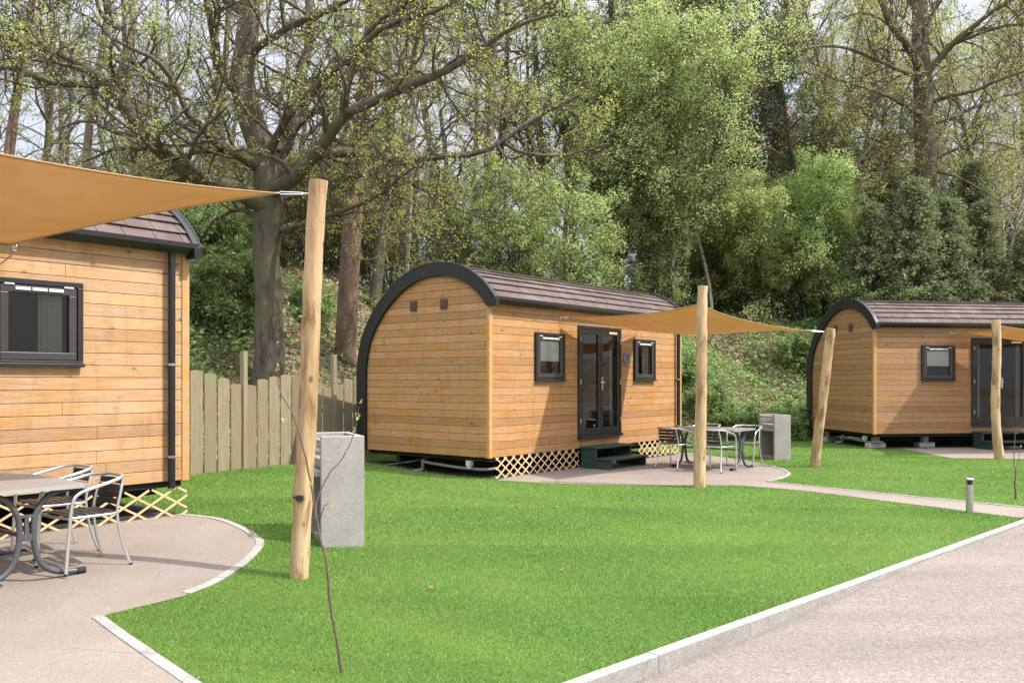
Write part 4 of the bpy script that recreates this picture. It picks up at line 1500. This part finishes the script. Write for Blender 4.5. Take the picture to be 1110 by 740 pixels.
# ---- kinds of tree grown whole
def whole_tree(h, r0, first, spread, n1, n2, n3, n4, leafn, leafsize, up=.5, ang=55, lean=.03, stems=1, leaf_t=.3, curve=.05, flat=.42, hang=.2, crown_pow=1., twig=.005, drop=1.):
    tb = Tubes()
    P0 = np.zeros((stems, 3)); D = np.tile([0, 0, 1.], (stems, 1)) + rng.normal(size=(stems, 3)) * (lean if stems == 1 else lean)
    D[:, 2] = 1
    if stems > 1: P0[:, :2] = rng.normal(size=(stems, 2)) * .18
    L = np.full(stems, h) * (1 if stems == 1 else rng.uniform(.75, 1.05, stems))
    Rr = np.full(stems, r0) * (1 if stems == 1 else rng.uniform(.7, 1.1, stems))
    P1, R1_ = grow(P0, D, L, Rr, 16, curve * .25, .0, .18)
    tb.add(P1, R1_, 10)
    p, d, ln, r = sprout(P1, R1_, n1, first, .99, ang, spread / h, L, .45, crown_pow)
    P2, R2 = grow(p, d, ln, np.minimum(r, r0 * .5), 8, .13, up, .25)
    tb.add(P2, R2, 5)
    p, d, ln, r = sprout(P2, R2, n2, .15, 1., 48, .48, ln, .55)
    P3, R3 = grow(p, d, ln, np.maximum(r, twig * 1.6), 5, .16, up * .5, .35)
    tb.add(P3, R3, 4)
    tips = []
    if n3:
        p, d, ln, r = sprout(P3, R3, n3, .15, 1., 46, .55, ln, .6)
        P4, R4 = grow(p, d, ln, np.maximum(r * .8, twig), 3, .18, 0, .5)
        tb.add(P4, R4, 3)
        if leafn: tips.append(along(P4, leafn, leaf_t, 1.05, .06)[0])
    if leafn: tips.append(along(P3, max(1, leafn), leaf_t, 1.02, .07)[0])
    tm = tb.mesh('trunk')
    cm = leaves_mesh('crown', np.concatenate(tips), leafsize, flat=flat, hang=hang) if leafn else None
    return tm, cm

def pine_tree(h, r0, first, n1, spread, tufts):
    tb = Tubes()
    P1, R1_ = grow(np.zeros((1, 3)), A_([[.03, .0, 1.]]), A_([h]), A_([r0]), 18, .012, 0, .30)
    tb.add(P1, R1_, 12)
    p, d, ln, r = sprout(P1, R1_, n1, first, .99, 75, spread / h, A_([h]), .32)
    P2, R2 = grow(p, d, ln, np.minimum(r, .07), 8, .16, .35, .25)
    tb.add(P2, R2, 5)
    p, d, ln, r = sprout(P2, R2, 7, .35, 1., 50, .42, ln, .5)
    P3, R3 = grow(p, d, ln, np.maximum(r, .008), 4, .2, .3, .4)
    tb.add(P3, R3, 3)
    # a few dead stubs lower down
    p, d, ln, r = sprout(P1, R1_, 9, .25, first, 80, 1.1 / h, A_([h]), .12)
    P4, R4 = grow(p, d, ln, r, 4, .2, .0, .3)
    tb.add(P4, R4, 4)
    tips, idx = along(P3, tufts, .25, 1.05, .10)
    # needles as narrow slips, several per tuft
    q = np.repeat(tips, 3, 0) + rng.normal(size=(len(tips) * 3, 3)) * .05
    cm = leaves_mesh('crown', q, .19, aspect=.24, hang=-.15)
    return tb.mesh('trunk'), cm

# light green tree behind the middle cabin
tm, cm = whole_tree(9.6, .10, .24, 3.5, 44, 11, 8, 0, 5, .074, up=.75, ang=42, lean=.20, stems=4, curve=.12, hang=.3)
bright = tree_obj('leafy_tree', on_hill(722, 30.), tm, cm, M['greybark'], M['freshleaf'], 'large fresh light-green leafy tree rising behind the middle cabin roof', 'tree', None, .4)
tm, cm = whole_tree(5.2, .06, .18, 2.3, 36, 10, 8, 0, 7, .068, up=.6, ang=45, lean=.22, stems=4, curve=.12, hang=.5)
lshrub = tree_obj('leafy_tree', on_hill(866, 31.0), tm, cm, M['greybark'], M['freshleaf'], 'smaller light-green leafy tree at the left of the farther cabin', 'tree', None, 1.2)
copy_tree_to(bright, on_hill(655, 30.), 2.6, .92, 'yellowish leafy tree left of the large light-green one', )
copy_tree_to(lshrub, on_hill(806, 32.), 2.2, 1.15, 'light-green leafy tree right behind the middle shade sail')
copy_tree_to(lshrub, on_hill(908, 31.5), 4.0, 1.05, 'light-green leafy tree just above the arch of the farther cabin')

# mid-green undergrowth trees behind the middle cabin (holly, elder)
tm, cm = whole_tree(5.0, .05, .06, 1.9, 28, 9, 6, 0, 4, .072, up=.5, ang=50, lean=.18, stems=4, curve=.1)
mid = tree_obj('bushy_tree', on_hill(622, 26.), tm, cm, M['greybark'], M['midleaf'], 'dark green bushy tree above the middle cabin roof', 'tree', 'bushy trees at the wood edge')
midspots = [(560, 27.5, .95, 'bushy tree over the left half of the middle cabin roof'), (690, 29.3, .9, 'bushy tree over the right end of the middle cabin roof'),
            (775, 33.5, .85, 'low bushy tree behind the top of the middle shade sail'), (505, 29.5, .9, 'bushy tree above the arch top of the middle cabin'),
            (838, 33., 1.0, 'bushy tree between the light-green trees right of the sail')]
for i, (x, d, s, lab) in enumerate(midspots):
    copy_tree_to(mid, on_hill(x, d), i * 1.3, s, lab, 'bushy trees at the wood edge')

# sparse spring trees of the wood
prot = []
for k in range(3):
    tm, cm = whole_tree(15. + 1.5 * k, .15 + .02 * k, .22, 4.2, 32, 9, 7, 0, 4, .085, up=.75, ang=48, lean=.06, curve=.10)
    prot.append((tm, cm))
bare = []
for k in range(2):
    tm, cm = whole_tree(15.5 + 1.5 * k, .15 + .02 * k, .30, 3.6, 24, 8, 5, 0, 1, .075, up=.75, ang=46, lean=.05, curve=.10, leaf_t=.7)
    bare.append((tm, cm))
wood = [
    # px, distance, scale, label or None
    (35, 30., 1.0, 'slim bare-twigged tree near the left edge, behind the near sail'), (100, 26., .9, 'leaning slim tree seen above the near sail'),
    (165, 33., 1.05, None), (228, 30., 1.0, 'straight dark trunk between the near cabin and the old oak'), (258, 25., .85, None),
    (405, 25., 1.05, 'mossy straight trunk just right of the reddish pine'), (425, 32., 1.0, None), (470, 30., 1., 'thin spring tree above the arched end of the middle cabin'),
    (515, 33., 1.1, None), (545, 28., .9, None), (585, 31., 1.05, None), (625, 34., 1.1, None), (665, 33., 1.1, None), 
    (850, 36., 1.1, None), (880, 40., 1.1, None), (920, 34., .95, None), (955, 37., 1.0, None), (1030, 36., .95, None), (1065, 34., .9, None), (1100, 38., 1.05, None),
    (-20, 28., 1., None), (-70, 34., 1.1, None), (70, 38., 1.1, None), (195, 41., 1.1, None), (340, 40., 1.1, None),
    (450, 42., 1.1, None), (500, 45., 1.2, None), (610, 46., 1.2, None), (740, 46., 1.2, None), (800, 45., 1.2, None), (870, 48., 1.2, None), (940, 47., 1.2, None),
    (1000, 45., 1.1, None), (1060, 46., 1.1, None), (1120, 44., 1.1, None), (1160, 36., 1., None), (15, 34., .8, None), (48, 41., .9, None), (85, 36., .8, None), (118, 44., .95, None), (150, 39., .85, None), (182, 35., .8, None), (212, 44., .95, None), (245, 38., .85, None), (318, 36., .9, None), (362, 39., .9, None), (432, 38., .9, None), (482, 37., .9, None), (530, 39., .95, None), (572, 37., .9, None), (300, 34., .95, None),
]
woodg = 'spring trees in the wood behind the cabins'
generic = 'slim grey-barked tree with thin yellow-green spring leaves in the wood behind'
roots = {}
for i, (px, d, s, lab) in enumerate(wood):
    k = ('b', i % 2) if px < 560 else ('l', i % 3)
    loc = on_hill(px, d)
    gen = 'slim grey-barked tree nearly bare of leaves in the wood behind' if k[0] == 'b' else generic
    if k not in roots:
        roots[k] = tree_obj('woodland_tree', loc, *(bare[k[1]] if k[0] == 'b' else prot[k[1]]), M['greybark'], M['springleaf'], lab or gen, 'tree', woodg, i * 1.7, s)
    else:
        copy_tree_to(roots[k], loc, i * 2.4, (s, s, s * random.uniform(.92, 1.12)), lab or gen, woodg)

# thin-stemmed thicket along the bank top
tm, cm = whole_tree(4.6, .035, .12, 2.0, 22, 9, 6, 0, 1, .055, up=.5, ang=48, lean=.3, stems=6, curve=.18, leaf_t=.5)
thick = tree_obj('thicket_shrub', on_hill(225, 25.5), tm, cm, M['greybark'], M['springleaf'], 'twiggy thicket shrub on the bank between the near cabin and the old oak', 'shrub', 'twiggy shrubs along the bank top')
for i, (px, d, s, lab) in enumerate([(330, 26., .9, 'twiggy thicket shrub behind the near log pole'), (355, 28.5, 1.05, None), (400, 27., .95, 'twiggy thicket shrub left of the arched end of the middle cabin'), (460, 28., 1.1, 'twiggy thicket shrub above the arch top of the middle cabin'), (265, 28.5, 1.1, None), (300, 31., 1.2, None), (420, 31., 1.2, None), (180, 29., 1.1, None), (130, 30., 1.2, None), (60, 29., 1.1, None), (240, 33., 1.3, None), (380, 33., 1.3, None),
        (745, 31.5, .8, 'twiggy shrub at the upper edge of the bare slope behind the middle sail'), (835, 32., .85, 'twiggy shrub at the right end of the bare slope')]):
    copy_tree_to(thick, on_hill(px, d), i * 1.7, s, lab or 'twiggy half-bare shrub deep in the wood on the left', 'twiggy shrubs along the bank top')

# pines
tm, cm = pine_tree(17., .27, .50, 38, 4.6, 15)
pine = tree_obj('pine_tree', on_hill(374, 21.5), tm, cm, M['pinebark'], M['needle'], 'tall reddish pine trunk between the near log pole and the middle cabin', 'tree', 'pines of the wood')
pine_spots = [(752, 32.5, .92, 'pine with dark crown above the large light-green tree', .0), (822, 32., .80, 'reddish pine at the top centre-right, leaning crown', .06), (872, 34., .62, 'dark pine right of the large light-green tree', 0.),
              (694, 33.5, 1.0, 'pine farther back, left of the topmost pine crown', 0.), (4, 29., .8, 'pine trunk at the left edge above the near sail', 0.), (895, 40., .66, None, 0), (660, 37., .98, 'pine at the top centre, left of the light-green tree', 0.), (722, 36.5, .95, None, 0), (790, 36., .92, 'straight pine behind the right half of the large light-green tree', 0.), (850, 38., .72, None, 0), (928, 39., .60, 'short dark pine between the light-green trees and the tall oak', 0.), (962, 41., .62, None, 0), (780, 47., 1.1, None, 0), (1085, 50., .9, None, 0)]
for i, (px, d, s, lab, ln) in enumerate(pine_spots):
    c = copy_tree_to(pine, on_hill(px, d), i * 1.9, s, lab or 'dark pine deep in the wood on the right', 'pines of the wood')
    c.rotation_euler[1] += ln

# dark conifers filling the wood at the right
def spruce(h, r, n, dens, size, aspect=.35, hang=.3, tip=.25):
    """conical conifer: whorled drooping boughs with flat sprays"""
    tb = Tubes()
    P1, R1_ = grow(np.zeros((1, 3)), A_([[0, 0, 1.]]), A_([h]), A_([h * .014]), 12, .008, 0, .1)
    tb.add(P1, R1_, 8)
    t = rng.random(n) ** .85 * .97 + .02
    base = np.stack([np.interp(t, np.linspace(0, 1, 13), P1[0, :, k]) for k in range(3)], 1)
    th = rng.random(n) * 2 * np.pi
    L = r * ((1 - t) ** .75 + tip * .2) * rng.uniform(.65, 1.15, n) * np.where(t < .12, .6 + 3 * t, 1)
    d = np.stack([np.cos(th), np.sin(th), rng.uniform(-.15, .5, n)], 1)
    P2, R2 = grow(base, d, L, np.full(n, .012), 6, .10, -.1, .3)
    tb.add(P2, R2, 3)
    tips, idx = along(P2, dens, .2, 1.08, .07)
    cm = leaves_mesh('crown', tips, size, aspect=aspect, hang=hang, dirs=unit(d)[idx] * .8)
    return tb.mesh('trunk'), cm
tm, cm = spruce(9.5, 2.3, 420, 60, .20)
sp_ = tree_obj('spruce_tree', on_hill(905, 37.), tm, cm, M['greybark'], M['needle'], 'dark conifer behind the light-green trees left of the tall oak', 'tree', 'dark conifers of the wood')
for i, (px, d, s, lab) in enumerate([(860, 39., .95, 'dark conifer right of the big light-green crown'), (948, 39., .95, 'dark conifer just left of the tall oak trunk'), (1040, 40., .85, 'dark conifer just right of the tall oak trunk'), (1080, 41., .8, 'dark conifer near the white birch stems'), (985, 43., .95, None), (1110, 42., .85, None), (820, 42., 1.05, None), (775, 40., .9, None)]):
    copy_tree_to(sp_, on_hill(px, d), i * 2.1, s, lab or 'dark conifer deep in the wood behind the cabins', 'dark conifers of the wood')

# yew-like conifer shrubs above the farther cabin
tm, cm = spruce(6.6, 1.55, 520, 66, .12, aspect=.4, hang=.05, tip=.8)
yew = tree_obj('conifer_shrub', on_hill(985, 29.2), tm, cm, M['greybark'], M['yew'], 'tallest conifer shrub above the farther cabin roof, in front of the oak trunk', 'conifer shrub', 'conifer shrubs above the farther cabin')
for i, (px, d, s, lab) in enumerate([(940, 29.5, .82, 'conifer shrub left of the tallest one above the farther cabin'), (1030, 29.3, .92, 'conifer shrub right of the oak trunk above the farther cabin'), (1070, 29.6, .85, 'conifer shrub below the white birch stems'), (1108, 29.3, .80, 'conifer shrub at the right edge above the farther cabin roof'), (1150, 29.5, .9, 'conifer shrub beyond the right edge of the photo'), (962, 31.0, .95, 'conifer shrub between and behind the two leftmost ones'), (1052, 31.2, .9, 'conifer shrub behind the gap right of the oak')]):
    copy_tree_to(yew, on_hill(px, d), i * 1.9, (s, s, s * random.uniform(.9, 1.1)), lab, 'conifer shrubs above the farther cabin')

# trees on the other side of the road, behind the viewer: what the windows look at
for i, (x, y, s) in enumerate([(-14, -16, .9), (-9, -18, 1.), (-4, -17, .95), (1, -19, 1.05), (6, -17, .9), (11, -18, 1.), (16, -17, .95), (21, -19, 1.), (26, -16, .9)]):
    copy_tree_to(mid, (x, y, -.2), i * 1.9, s * 1.15, 'bushy tree across the road, behind the viewer', 'bushy trees across the road')
for i, (x, y, s) in enumerate([(-11, -22, .9), (-3, -24, 1.), (5, -23, .95), (13, -24, 1.05), (20, -23, .9)]):
    copy_tree_to(roots[('l', i % 3)], (x, y, -.2), i * 1.9, s, 'tall spring tree across the road, behind the viewer', 'tall trees across the road')

# birches
tm, cm = whole_tree(13., .085, .35, 2.6, 22, 8, 5, 0, 2, .06, up=.3, ang=45, lean=.04, curve=.08, hang=.5)
bir = tree_obj('birch_tree', on_hill(441, 26.), tm, cm, M['birchbark'], M['springleaf'], 'pale birch stem left of the arched cabin end, right of the mossy trunk', 'tree', 'birches of the wood')
for i, (px, d, s, lab) in enumerate([(1080, 32.5, .85, 'white birch stem right of the tall oak'), (1094, 33.5, .9, 'white birch stem leaning beside the other one near the right edge'), (772, 30., .8, 'pale birch stem inside the large light-green tree'), (985, 35., .8, 'pale birch stem just left of the tall oak trunk')]):
    c = copy_tree_to(bir, on_hill(px, d), i * 2.2, s, lab, 'birches of the wood')
    c.rotation_euler[1] += [.02, .10, -.06, 0][i]

# bushes on the bank
tm, cm = whole_tree(1.5, .018, .02, .95, 16, 7, 4, 0, 5, .085, up=.3, ang=55, lean=.5, stems=6, curve=.15)
bush = tree_obj('bush', on_hill(800, 24.2, .1), tm, cm, M['stem'], M['ivy'], 'leafy bramble bush behind the farther table', 'bush', 'bramble bushes on the bank', 0., .65)
bs = [(765, 24.4, .6, 'bramble bush just right of the middle cabin corner'), (835, 23.8, .65, 'bramble bush behind the farther barbecue'), (868, 24.0, .75, 'bramble bush left of the leaning log pole'), (745, 25.2, .8, 'bramble bush beside the black downpipe of the middle cabin'),
      (225, 19.5, .8, 'bramble bush at the corner of the near cabin'), (250, 20.5, .85, 'bramble bush above the fence left of the oak trunk'), (215, 22.5, 1., 'bramble bush high on the bank left of the oak trunk'), (240, 23.5, .95, 'bramble bush at the bank top left of the oak trunk'),
      (340, 22.5, .6, 'small bush right of the oak trunk'), (882, 28.3, .8, 'bramble bush behind the arch of the farther cabin'), (415, 21.3, .5, 'dark bush under the back edge of the middle cabin')]
for i, (px, d, s, lab) in enumerate(bs):
    copy_tree_to(bush, on_hill(px, d, .08), i * 1.3, s, lab, 'bramble bushes on the bank')

# ---- ground cover of the bank (nobody could count it)
n = 520000
X = rng.uniform(-14, 26, n); Y = rng.uniform(9, 36, n)
t = bank_t(X, Y)
pxx = CX + F * X / Y
ns = np.sin(X * 1.1 + 2 * np.sin(Y * .7)) * np.sin(Y * 1.3 + 1.5 * np.sin(X * .6)) + .5 * np.sin(X * 2.9) * np.sin(Y * 3.1)
dens = np.where(pxx < 290, .85, np.where(pxx < 420, .38, np.where(pxx > 700, 1.6, .35)))
bare = np.exp(-(((pxx - 800) / 75) ** 2)) * sstep(3.0, 4.2, t) * (1 - sstep(6.5, 8, t))
dens = dens * (1 - .93 * bare) * np.where(t < 5, 1, np.clip(1.25 - t / 11, .12, 1)) * (.55 + .45 * (ns > -.25))
dens = np.where((t > .05) & (t < 13), dens, 0)
keep = rng.random(n) < dens * (1 - .5 * sstep(3, 9, t))
X, Y, t, ns = X[keep], Y[keep], t[keep], ns[keep]
hh = (.10 + .34 * np.clip(ns + .6, 0, 1.4)) * sstep(0, .9, t)
Zc = hz(X, Y) + hh * np.sqrt(rng.random(len(X))) + .02
me = leaves_mesh('undergrowth', np.stack([X, Y, Zc], 1), .095, flat=.65, aspect=.75)
me.materials.append(M['ivy'])
o = link(bpy.data.objects.new('undergrowth', me)); tag(o, kind='stuff')
# leaf litter and twigs on the bare patches
n = 60000
X = rng.uniform(-10, 22, n); Y = rng.uniform(12, 34, n); t = bank_t(X, Y); k_ = (t > .3) & (t < 12)
X, Y = X[k_], Y[k_]
me = leaves_mesh('leaf_litter', np.stack([X, Y, hz(X, Y) + .02 + .03 * rng.random(len(X))], 1), .085, flat=.8)
me.materials.append(M['deadleaf'])
o = link(bpy.data.objects.new('leaf_litter', me)); tag(o, kind='stuff')

# ------------------------------------------------------------------ GRASS
def inside(poly, X, Y):
    r = np.zeros(X.shape, bool); n = len(poly)
    for i in range(n):
        x0, y0 = poly[i]; x1, y1 = poly[(i + 1) % n]
        c = ((y0 > Y) != (y1 > Y))
        with np.errstate(divide='ignore', invalid='ignore'):
            xi = (x1 - x0) * (Y - y0) / (y1 - y0 + 1e-12) + x0
        r ^= c & (X < xi)
    return r
GX = []; GY = []
for y0, y1, dn in ((3.6, 5., 15000), (5., 6.5, 11500), (6.5, 8.5, 8000), (8.5, 11., 4500), (11., 14.5, 2200), (14.5, 19., 1300), (19., 27., 700)):
    hw = .62 * y1 + .8
    m = int(2 * hw * (y1 - y0) * dn)
    GX.append(rng.uniform(-hw, hw, m)); GY.append(rng.uniform(y0, y1, m))
X = np.concatenate(GX); Y = np.concatenate(GY)
ok = ((X - KP[0]) * KN[0] + (Y - KP[1]) * KN[1] > .0) & ~inside(terr1, X, Y) & ~inside(terr2, X, Y) & ~inside(terr3, X, Y)
for px, py, w in ((0, 0, 0),): pass
ok &= (bank_t(X, Y) < .5)
for cb, a in ((cab, A2), (cab1, A1), (cab3, A3)):
    u = (X - cb.location.x) * math.cos(a) + (Y - cb.location.y) * math.sin(a); v = -(X - cb.location.x) * math.sin(a) + (Y - cb.location.y) * math.cos(a)
    ok &= ~((u > .15) & (u < CL - .1) & (v > .12) & (v < 2.8))
X, Y = X[ok], Y[ok]
n = len(X)
clump = .5 + .5 * np.sin(X * 3.1 + 1.7 * np.sin(Y * 2.3)) * np.sin(Y * 2.7 + 1.3 * np.sin(X * 1.9))
big = .5 + .5 * np.sin(X * .55 + 1.1 * np.sin(Y * .4)) * np.sin(Y * .8 + X * .3)
hgt = (.014 + .008 * clump + .004 * big) * rng.uniform(.6, 1.35, n)
hgt = np.where(rng.random(n) < .012, hgt * 1.7, hgt)
wd = np.maximum(.0026, .0005 * Y) * rng.uniform(.7, 1.3, n)
th = rng.random(n) * 2 * np.pi
bx, by = np.cos(th) * wd, np.sin(th) * wd
ln = rng.normal(size=(n, 2)) * .45 * hgt[:, None] + np.array([.10, .05]) * hgt[:, None]
g0 = gz(X, Y) - .002
V = np.stack([np.stack([X - bx, Y - by, g0], 1), np.stack([X + bx, Y + by, g0], 1), np.stack([X + ln[:, 0], Y + ln[:, 1], g0 + hgt], 1)], 1).reshape(-1, 3)
patch = .5 + .5 * np.sin(X * 1.7 + 2. * np.sin(Y * 1.1 + X * .4)) * np.sin(Y * 2.1 + 1.6 * np.sin(X * .8))
tone = np.clip(.12 + .2 * clump * rng.random(n) + .34 * big + .34 * patch + .2 * rng.normal(size=n), 0, .9)
tone = np.where(rng.random(n) < .015 + .05 * (patch > .93) + .03 * (big > .9), 1., tone)
me = np_mesh('grass', V, np.arange(3 * n).reshape(-1, 3), False, tone)
me.materials.append(M['blade'])
o = link(bpy.data.objects.new('grass', me)); tag(o, kind='stuff')
print('grass blades', n)

# fallen leaves on the lawn and the road
fl = [(612, 620, .06), (660, 681, .07), (205, 549, .06), (1073, 654, .06), (470, 640, .05)]
P = []
for px, py, s in fl:
    q = gp(px, py); P.append((q[0], q[1], q[2] + (.04 if px < 1000 and py < 700 or px < 600 else -.07)))
me = leaves_mesh('fallen_leaves', A_(P), .05, flat=.6); me.materials.append(M['deadleaf'])
o = link(bpy.data.objects.new('fallen_leaves', me)); tag(o, kind='stuff')

# loose stones on the road and grit on the paving
def pebbles(name, X, Y, Z, r, mat):
    n = len(X)
    O = np.array([[1, 0, 0], [0, 1, 0], [-1, 0, 0], [0, -1, 0], [0, 0, 1], [0, 0, -1]], float)
    V = O[None] * (r[:, None, None] * rng.uniform(.6, 1.3, (n, 6, 1))) * np.array([1, 1, .6])
    a = rng.random(n) * 6.28; c, s_ = np.cos(a)[:, None], np.sin(a)[:, None]
    V = np.stack([V[..., 0] * c - V[..., 1] * s_, V[..., 0] * s_ + V[..., 1] * c, V[..., 2]], -1) + np.stack([X, Y, Z], 1)[:, None]
    T = np.array([[0, 1, 4], [1, 2, 4], [2, 3, 4], [3, 0, 4], [1, 0, 5], [2, 1, 5], [3, 2, 5], [0, 3, 5]])
    me = np_mesh(name, V.reshape(-1, 3), (T[None] + 6 * np.arange(n)[:, None, None]).reshape(-1, 3), False, np.repeat(rng.random(n), 8))
    me.materials.append(mat)
    o = link(bpy.data.objects.new(name, me)); tag(o, kind='stuff')
pm, nt_, out_ = new_mat('loose_gravel_stone')
a_ = nt_.nodes.new('ShaderNodeAttribute'); a_.attribute_name = 'tone'
pbsdf(nt_, out_, ramp(nt_, a_.outputs['Fac'], [(0, (.15, .115, .095)), (.5, (.29, .235, .20)), (1, (.46, .41, .37))]), .9)
n = 26000
Y = 3.5 + 9 * rng.random(n) ** 1.5; X = rng.uniform(-.3, .75, n) * Y
dk = (X - KP[0]) * KN[0] + (Y - KP[1]) * KN[1]; tk = (X - KP[0]) * KD[0] + (Y - KP[1]) * KD[1]
k_ = (dk < -.09) & (rng.random(n) < .25 + .75 * np.exp((dk + .09) / .25))
X, Y, tk = X[k_], Y[k_], tk[k_]
pebbles('loose_gravel', X, Y, -.088 + .080 * sstep(-1.6, 1.5, tk) + .002, .0022 + .006 * rng.random(len(X)) ** 4, pm)

# ------------------------------------------------------------------ saplings
def sapling(label, stems, leafpos, base, lsize=.026):
    root = empty('sapling', base, 0, label, 'sapling')
    for i, (pts, r0, r1) in enumerate(stems):
        mb = MB()
        q = smooth_path([Vector(p) - Vector(base) for p in pts], 5)
        m = len(q)
        q = [p + Vector((random.uniform(-1, 1), random.uniform(-1, 1), 0)) * .0025 for p in q]
        mb.tube(q, [r0 + (r1 - r0) * k / (m - 1) for k in range(m)], 8)
        mb.build('stem' if i == 0 else 'twig', M['stem'], root)
    for q in leafpos:
        V = np.repeat(A_([list(Vector(q) - Vector(base))]), 3, 0)
        me = leaves_mesh('leaf_bud', V, lsize, hang=.1); me.materials.append(M['oakleaf'])
        link(bpy.data.objects.new('leaf_bud', me), root)
sb = gp(370, 729)
D0 = sb[1]
sapling('thin leafless sapling in the foreground lawn crossing the near log pole',
        [([sb, at(366, 700, D0), at(359, 660, D0 + .01), at(354, 610, D0 + .02), at(345, 575, D0 + .03), at(338, 530, D0 + .03), at(330, 490, D0 + .04), at(318, 450, D0 + .04), at(304, 425, D0 + .05), at(301, 400, D0 + .05), at(306, 380, D0 + .05)], .0095, .002),
         ([at(345, 572, D0 + .03), at(343, 545, D0 + .06), at(356, 515, D0 + .1), at(372, 495, D0 + .13), at(384, 468, D0 + .15), at(389, 440, D0 + .16)], .005, .002),
         ([at(347, 562, D0 + .03), at(352, 548, D0 - .02), at(358, 546, D0 - .05)], .003, .0015),
         ([at(302, 402, D0 + .05), at(296, 392, D0 + .02), at(300, 372, D0)], .003, .0012)],
        [at(385, 465, D0 + .15), at(388, 452, D0 + .15), at(391, 437, D0 + .16), at(386, 447, D0 + .16), at(358, 546, D0 - .05), at(302, 398, D0 + .05), at(308, 455, D0 + .04), at(300, 372, D0), at(336, 522, D0)], sb)
s2 = gp(1101, 541); D0 = s2[1]
sapling('slender sapling on the lawn near the right edge, beyond the bollard light',
        [([s2, at(1100, 525, D0), at(1101, 512, D0), at(1099, 495, D0), at(1101, 465, D0)], .014, .004), ([at(1100, 512, D0), at(1104, 500, D0 + .05), at(1106, 482, D0 + .08)], .006, .003)],
        [at(1100, 505, D0), at(1102, 468, D0), at(1106, 484, D0 + .08)], s2)

# ------------------------------------------------------------------ camera, sun, sky
cam = bpy.data.cameras.new('camera'); co = bpy.data.objects.new('camera', cam); COL.objects.link(co)
co.location = (0, 0, H); co.rotation_euler = (R(90), 0, 0)
cam.sensor_width = 36; cam.lens = 36 * F / 1110.
cam.shift_y = (HY - 370) / 1110.
cam.clip_start = .05; cam.clip_end = 2000
scn.camera = co
L_ = Vector((-.605, .173, -.777)).normalized()
sun = bpy.data.lights.new('sun', 'SUN'); sun.energy = SUN_E; sun.angle = R(.8); sun.color = (1., .945, .86)
so = bpy.data.objects.new('sun', sun); COL.objects.link(so)
so.rotation_euler = L_.to_track_quat('-Z', 'Y').to_euler()
w = bpy.data.worlds.new('World'); scn.world = w; w.use_nodes = True
nt = w.node_tree; nt.nodes.clear()
out = nt.nodes.new('ShaderNodeOutputWorld'); bg = nt.nodes.new('ShaderNodeBackground')
sky = nt.nodes.new('ShaderNodeTexSky'); sky.sky_type = 'NISHITA'; sky.sun_disc = False
sky.sun_elevation = math.asin(-L_.z); sky.sun_rotation = math.atan2(-L_.x, -L_.y)
sky.air_density = 1.2; sky.dust_density = 3.0; sky.ozone_density = 1.5
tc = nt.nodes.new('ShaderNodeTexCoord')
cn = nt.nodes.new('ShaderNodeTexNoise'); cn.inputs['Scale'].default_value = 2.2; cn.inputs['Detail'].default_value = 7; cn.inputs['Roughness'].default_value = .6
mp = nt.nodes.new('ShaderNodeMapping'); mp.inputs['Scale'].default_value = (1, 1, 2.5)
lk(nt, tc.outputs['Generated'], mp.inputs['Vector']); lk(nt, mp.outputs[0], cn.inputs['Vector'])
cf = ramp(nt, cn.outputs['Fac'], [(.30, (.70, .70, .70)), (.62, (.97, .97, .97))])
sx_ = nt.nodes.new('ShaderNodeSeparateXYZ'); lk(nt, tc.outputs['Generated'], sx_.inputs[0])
ov = nt.nodes.new('ShaderNodeMapRange'); ov.interpolation_type = 'SMOOTHSTEP'; lk(nt, sx_.outputs['Z'], ov.inputs[0])   # low sky dimmed; unseen sky overhead brightened to add fill light
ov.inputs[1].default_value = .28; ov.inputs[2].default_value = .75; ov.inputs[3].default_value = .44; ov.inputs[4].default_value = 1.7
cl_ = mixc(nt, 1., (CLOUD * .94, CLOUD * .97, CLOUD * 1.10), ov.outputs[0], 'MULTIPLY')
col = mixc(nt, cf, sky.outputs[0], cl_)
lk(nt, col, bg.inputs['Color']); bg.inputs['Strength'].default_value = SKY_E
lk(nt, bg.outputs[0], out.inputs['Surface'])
scn.view_settings.view_transform = 'Standard'; scn.view_settings.look = 'None'
scn.view_settings.exposure = EXPO; scn.view_settings.gamma = 1.
scn.cycles.max_bounces = 8; scn.cycles.transparent_max_bounces = 12
scn.cycles.use_denoising = True
scn.cycles.denoiser = 'OPENIMAGEDENOISE'
scn.cycles.denoising_input_passes = 'RGB_ALBEDO_NORMAL'
scn.cycles.denoising_prefilter = 'ACCURATE'
scn.cycles.sample_clamp_indirect = 4.
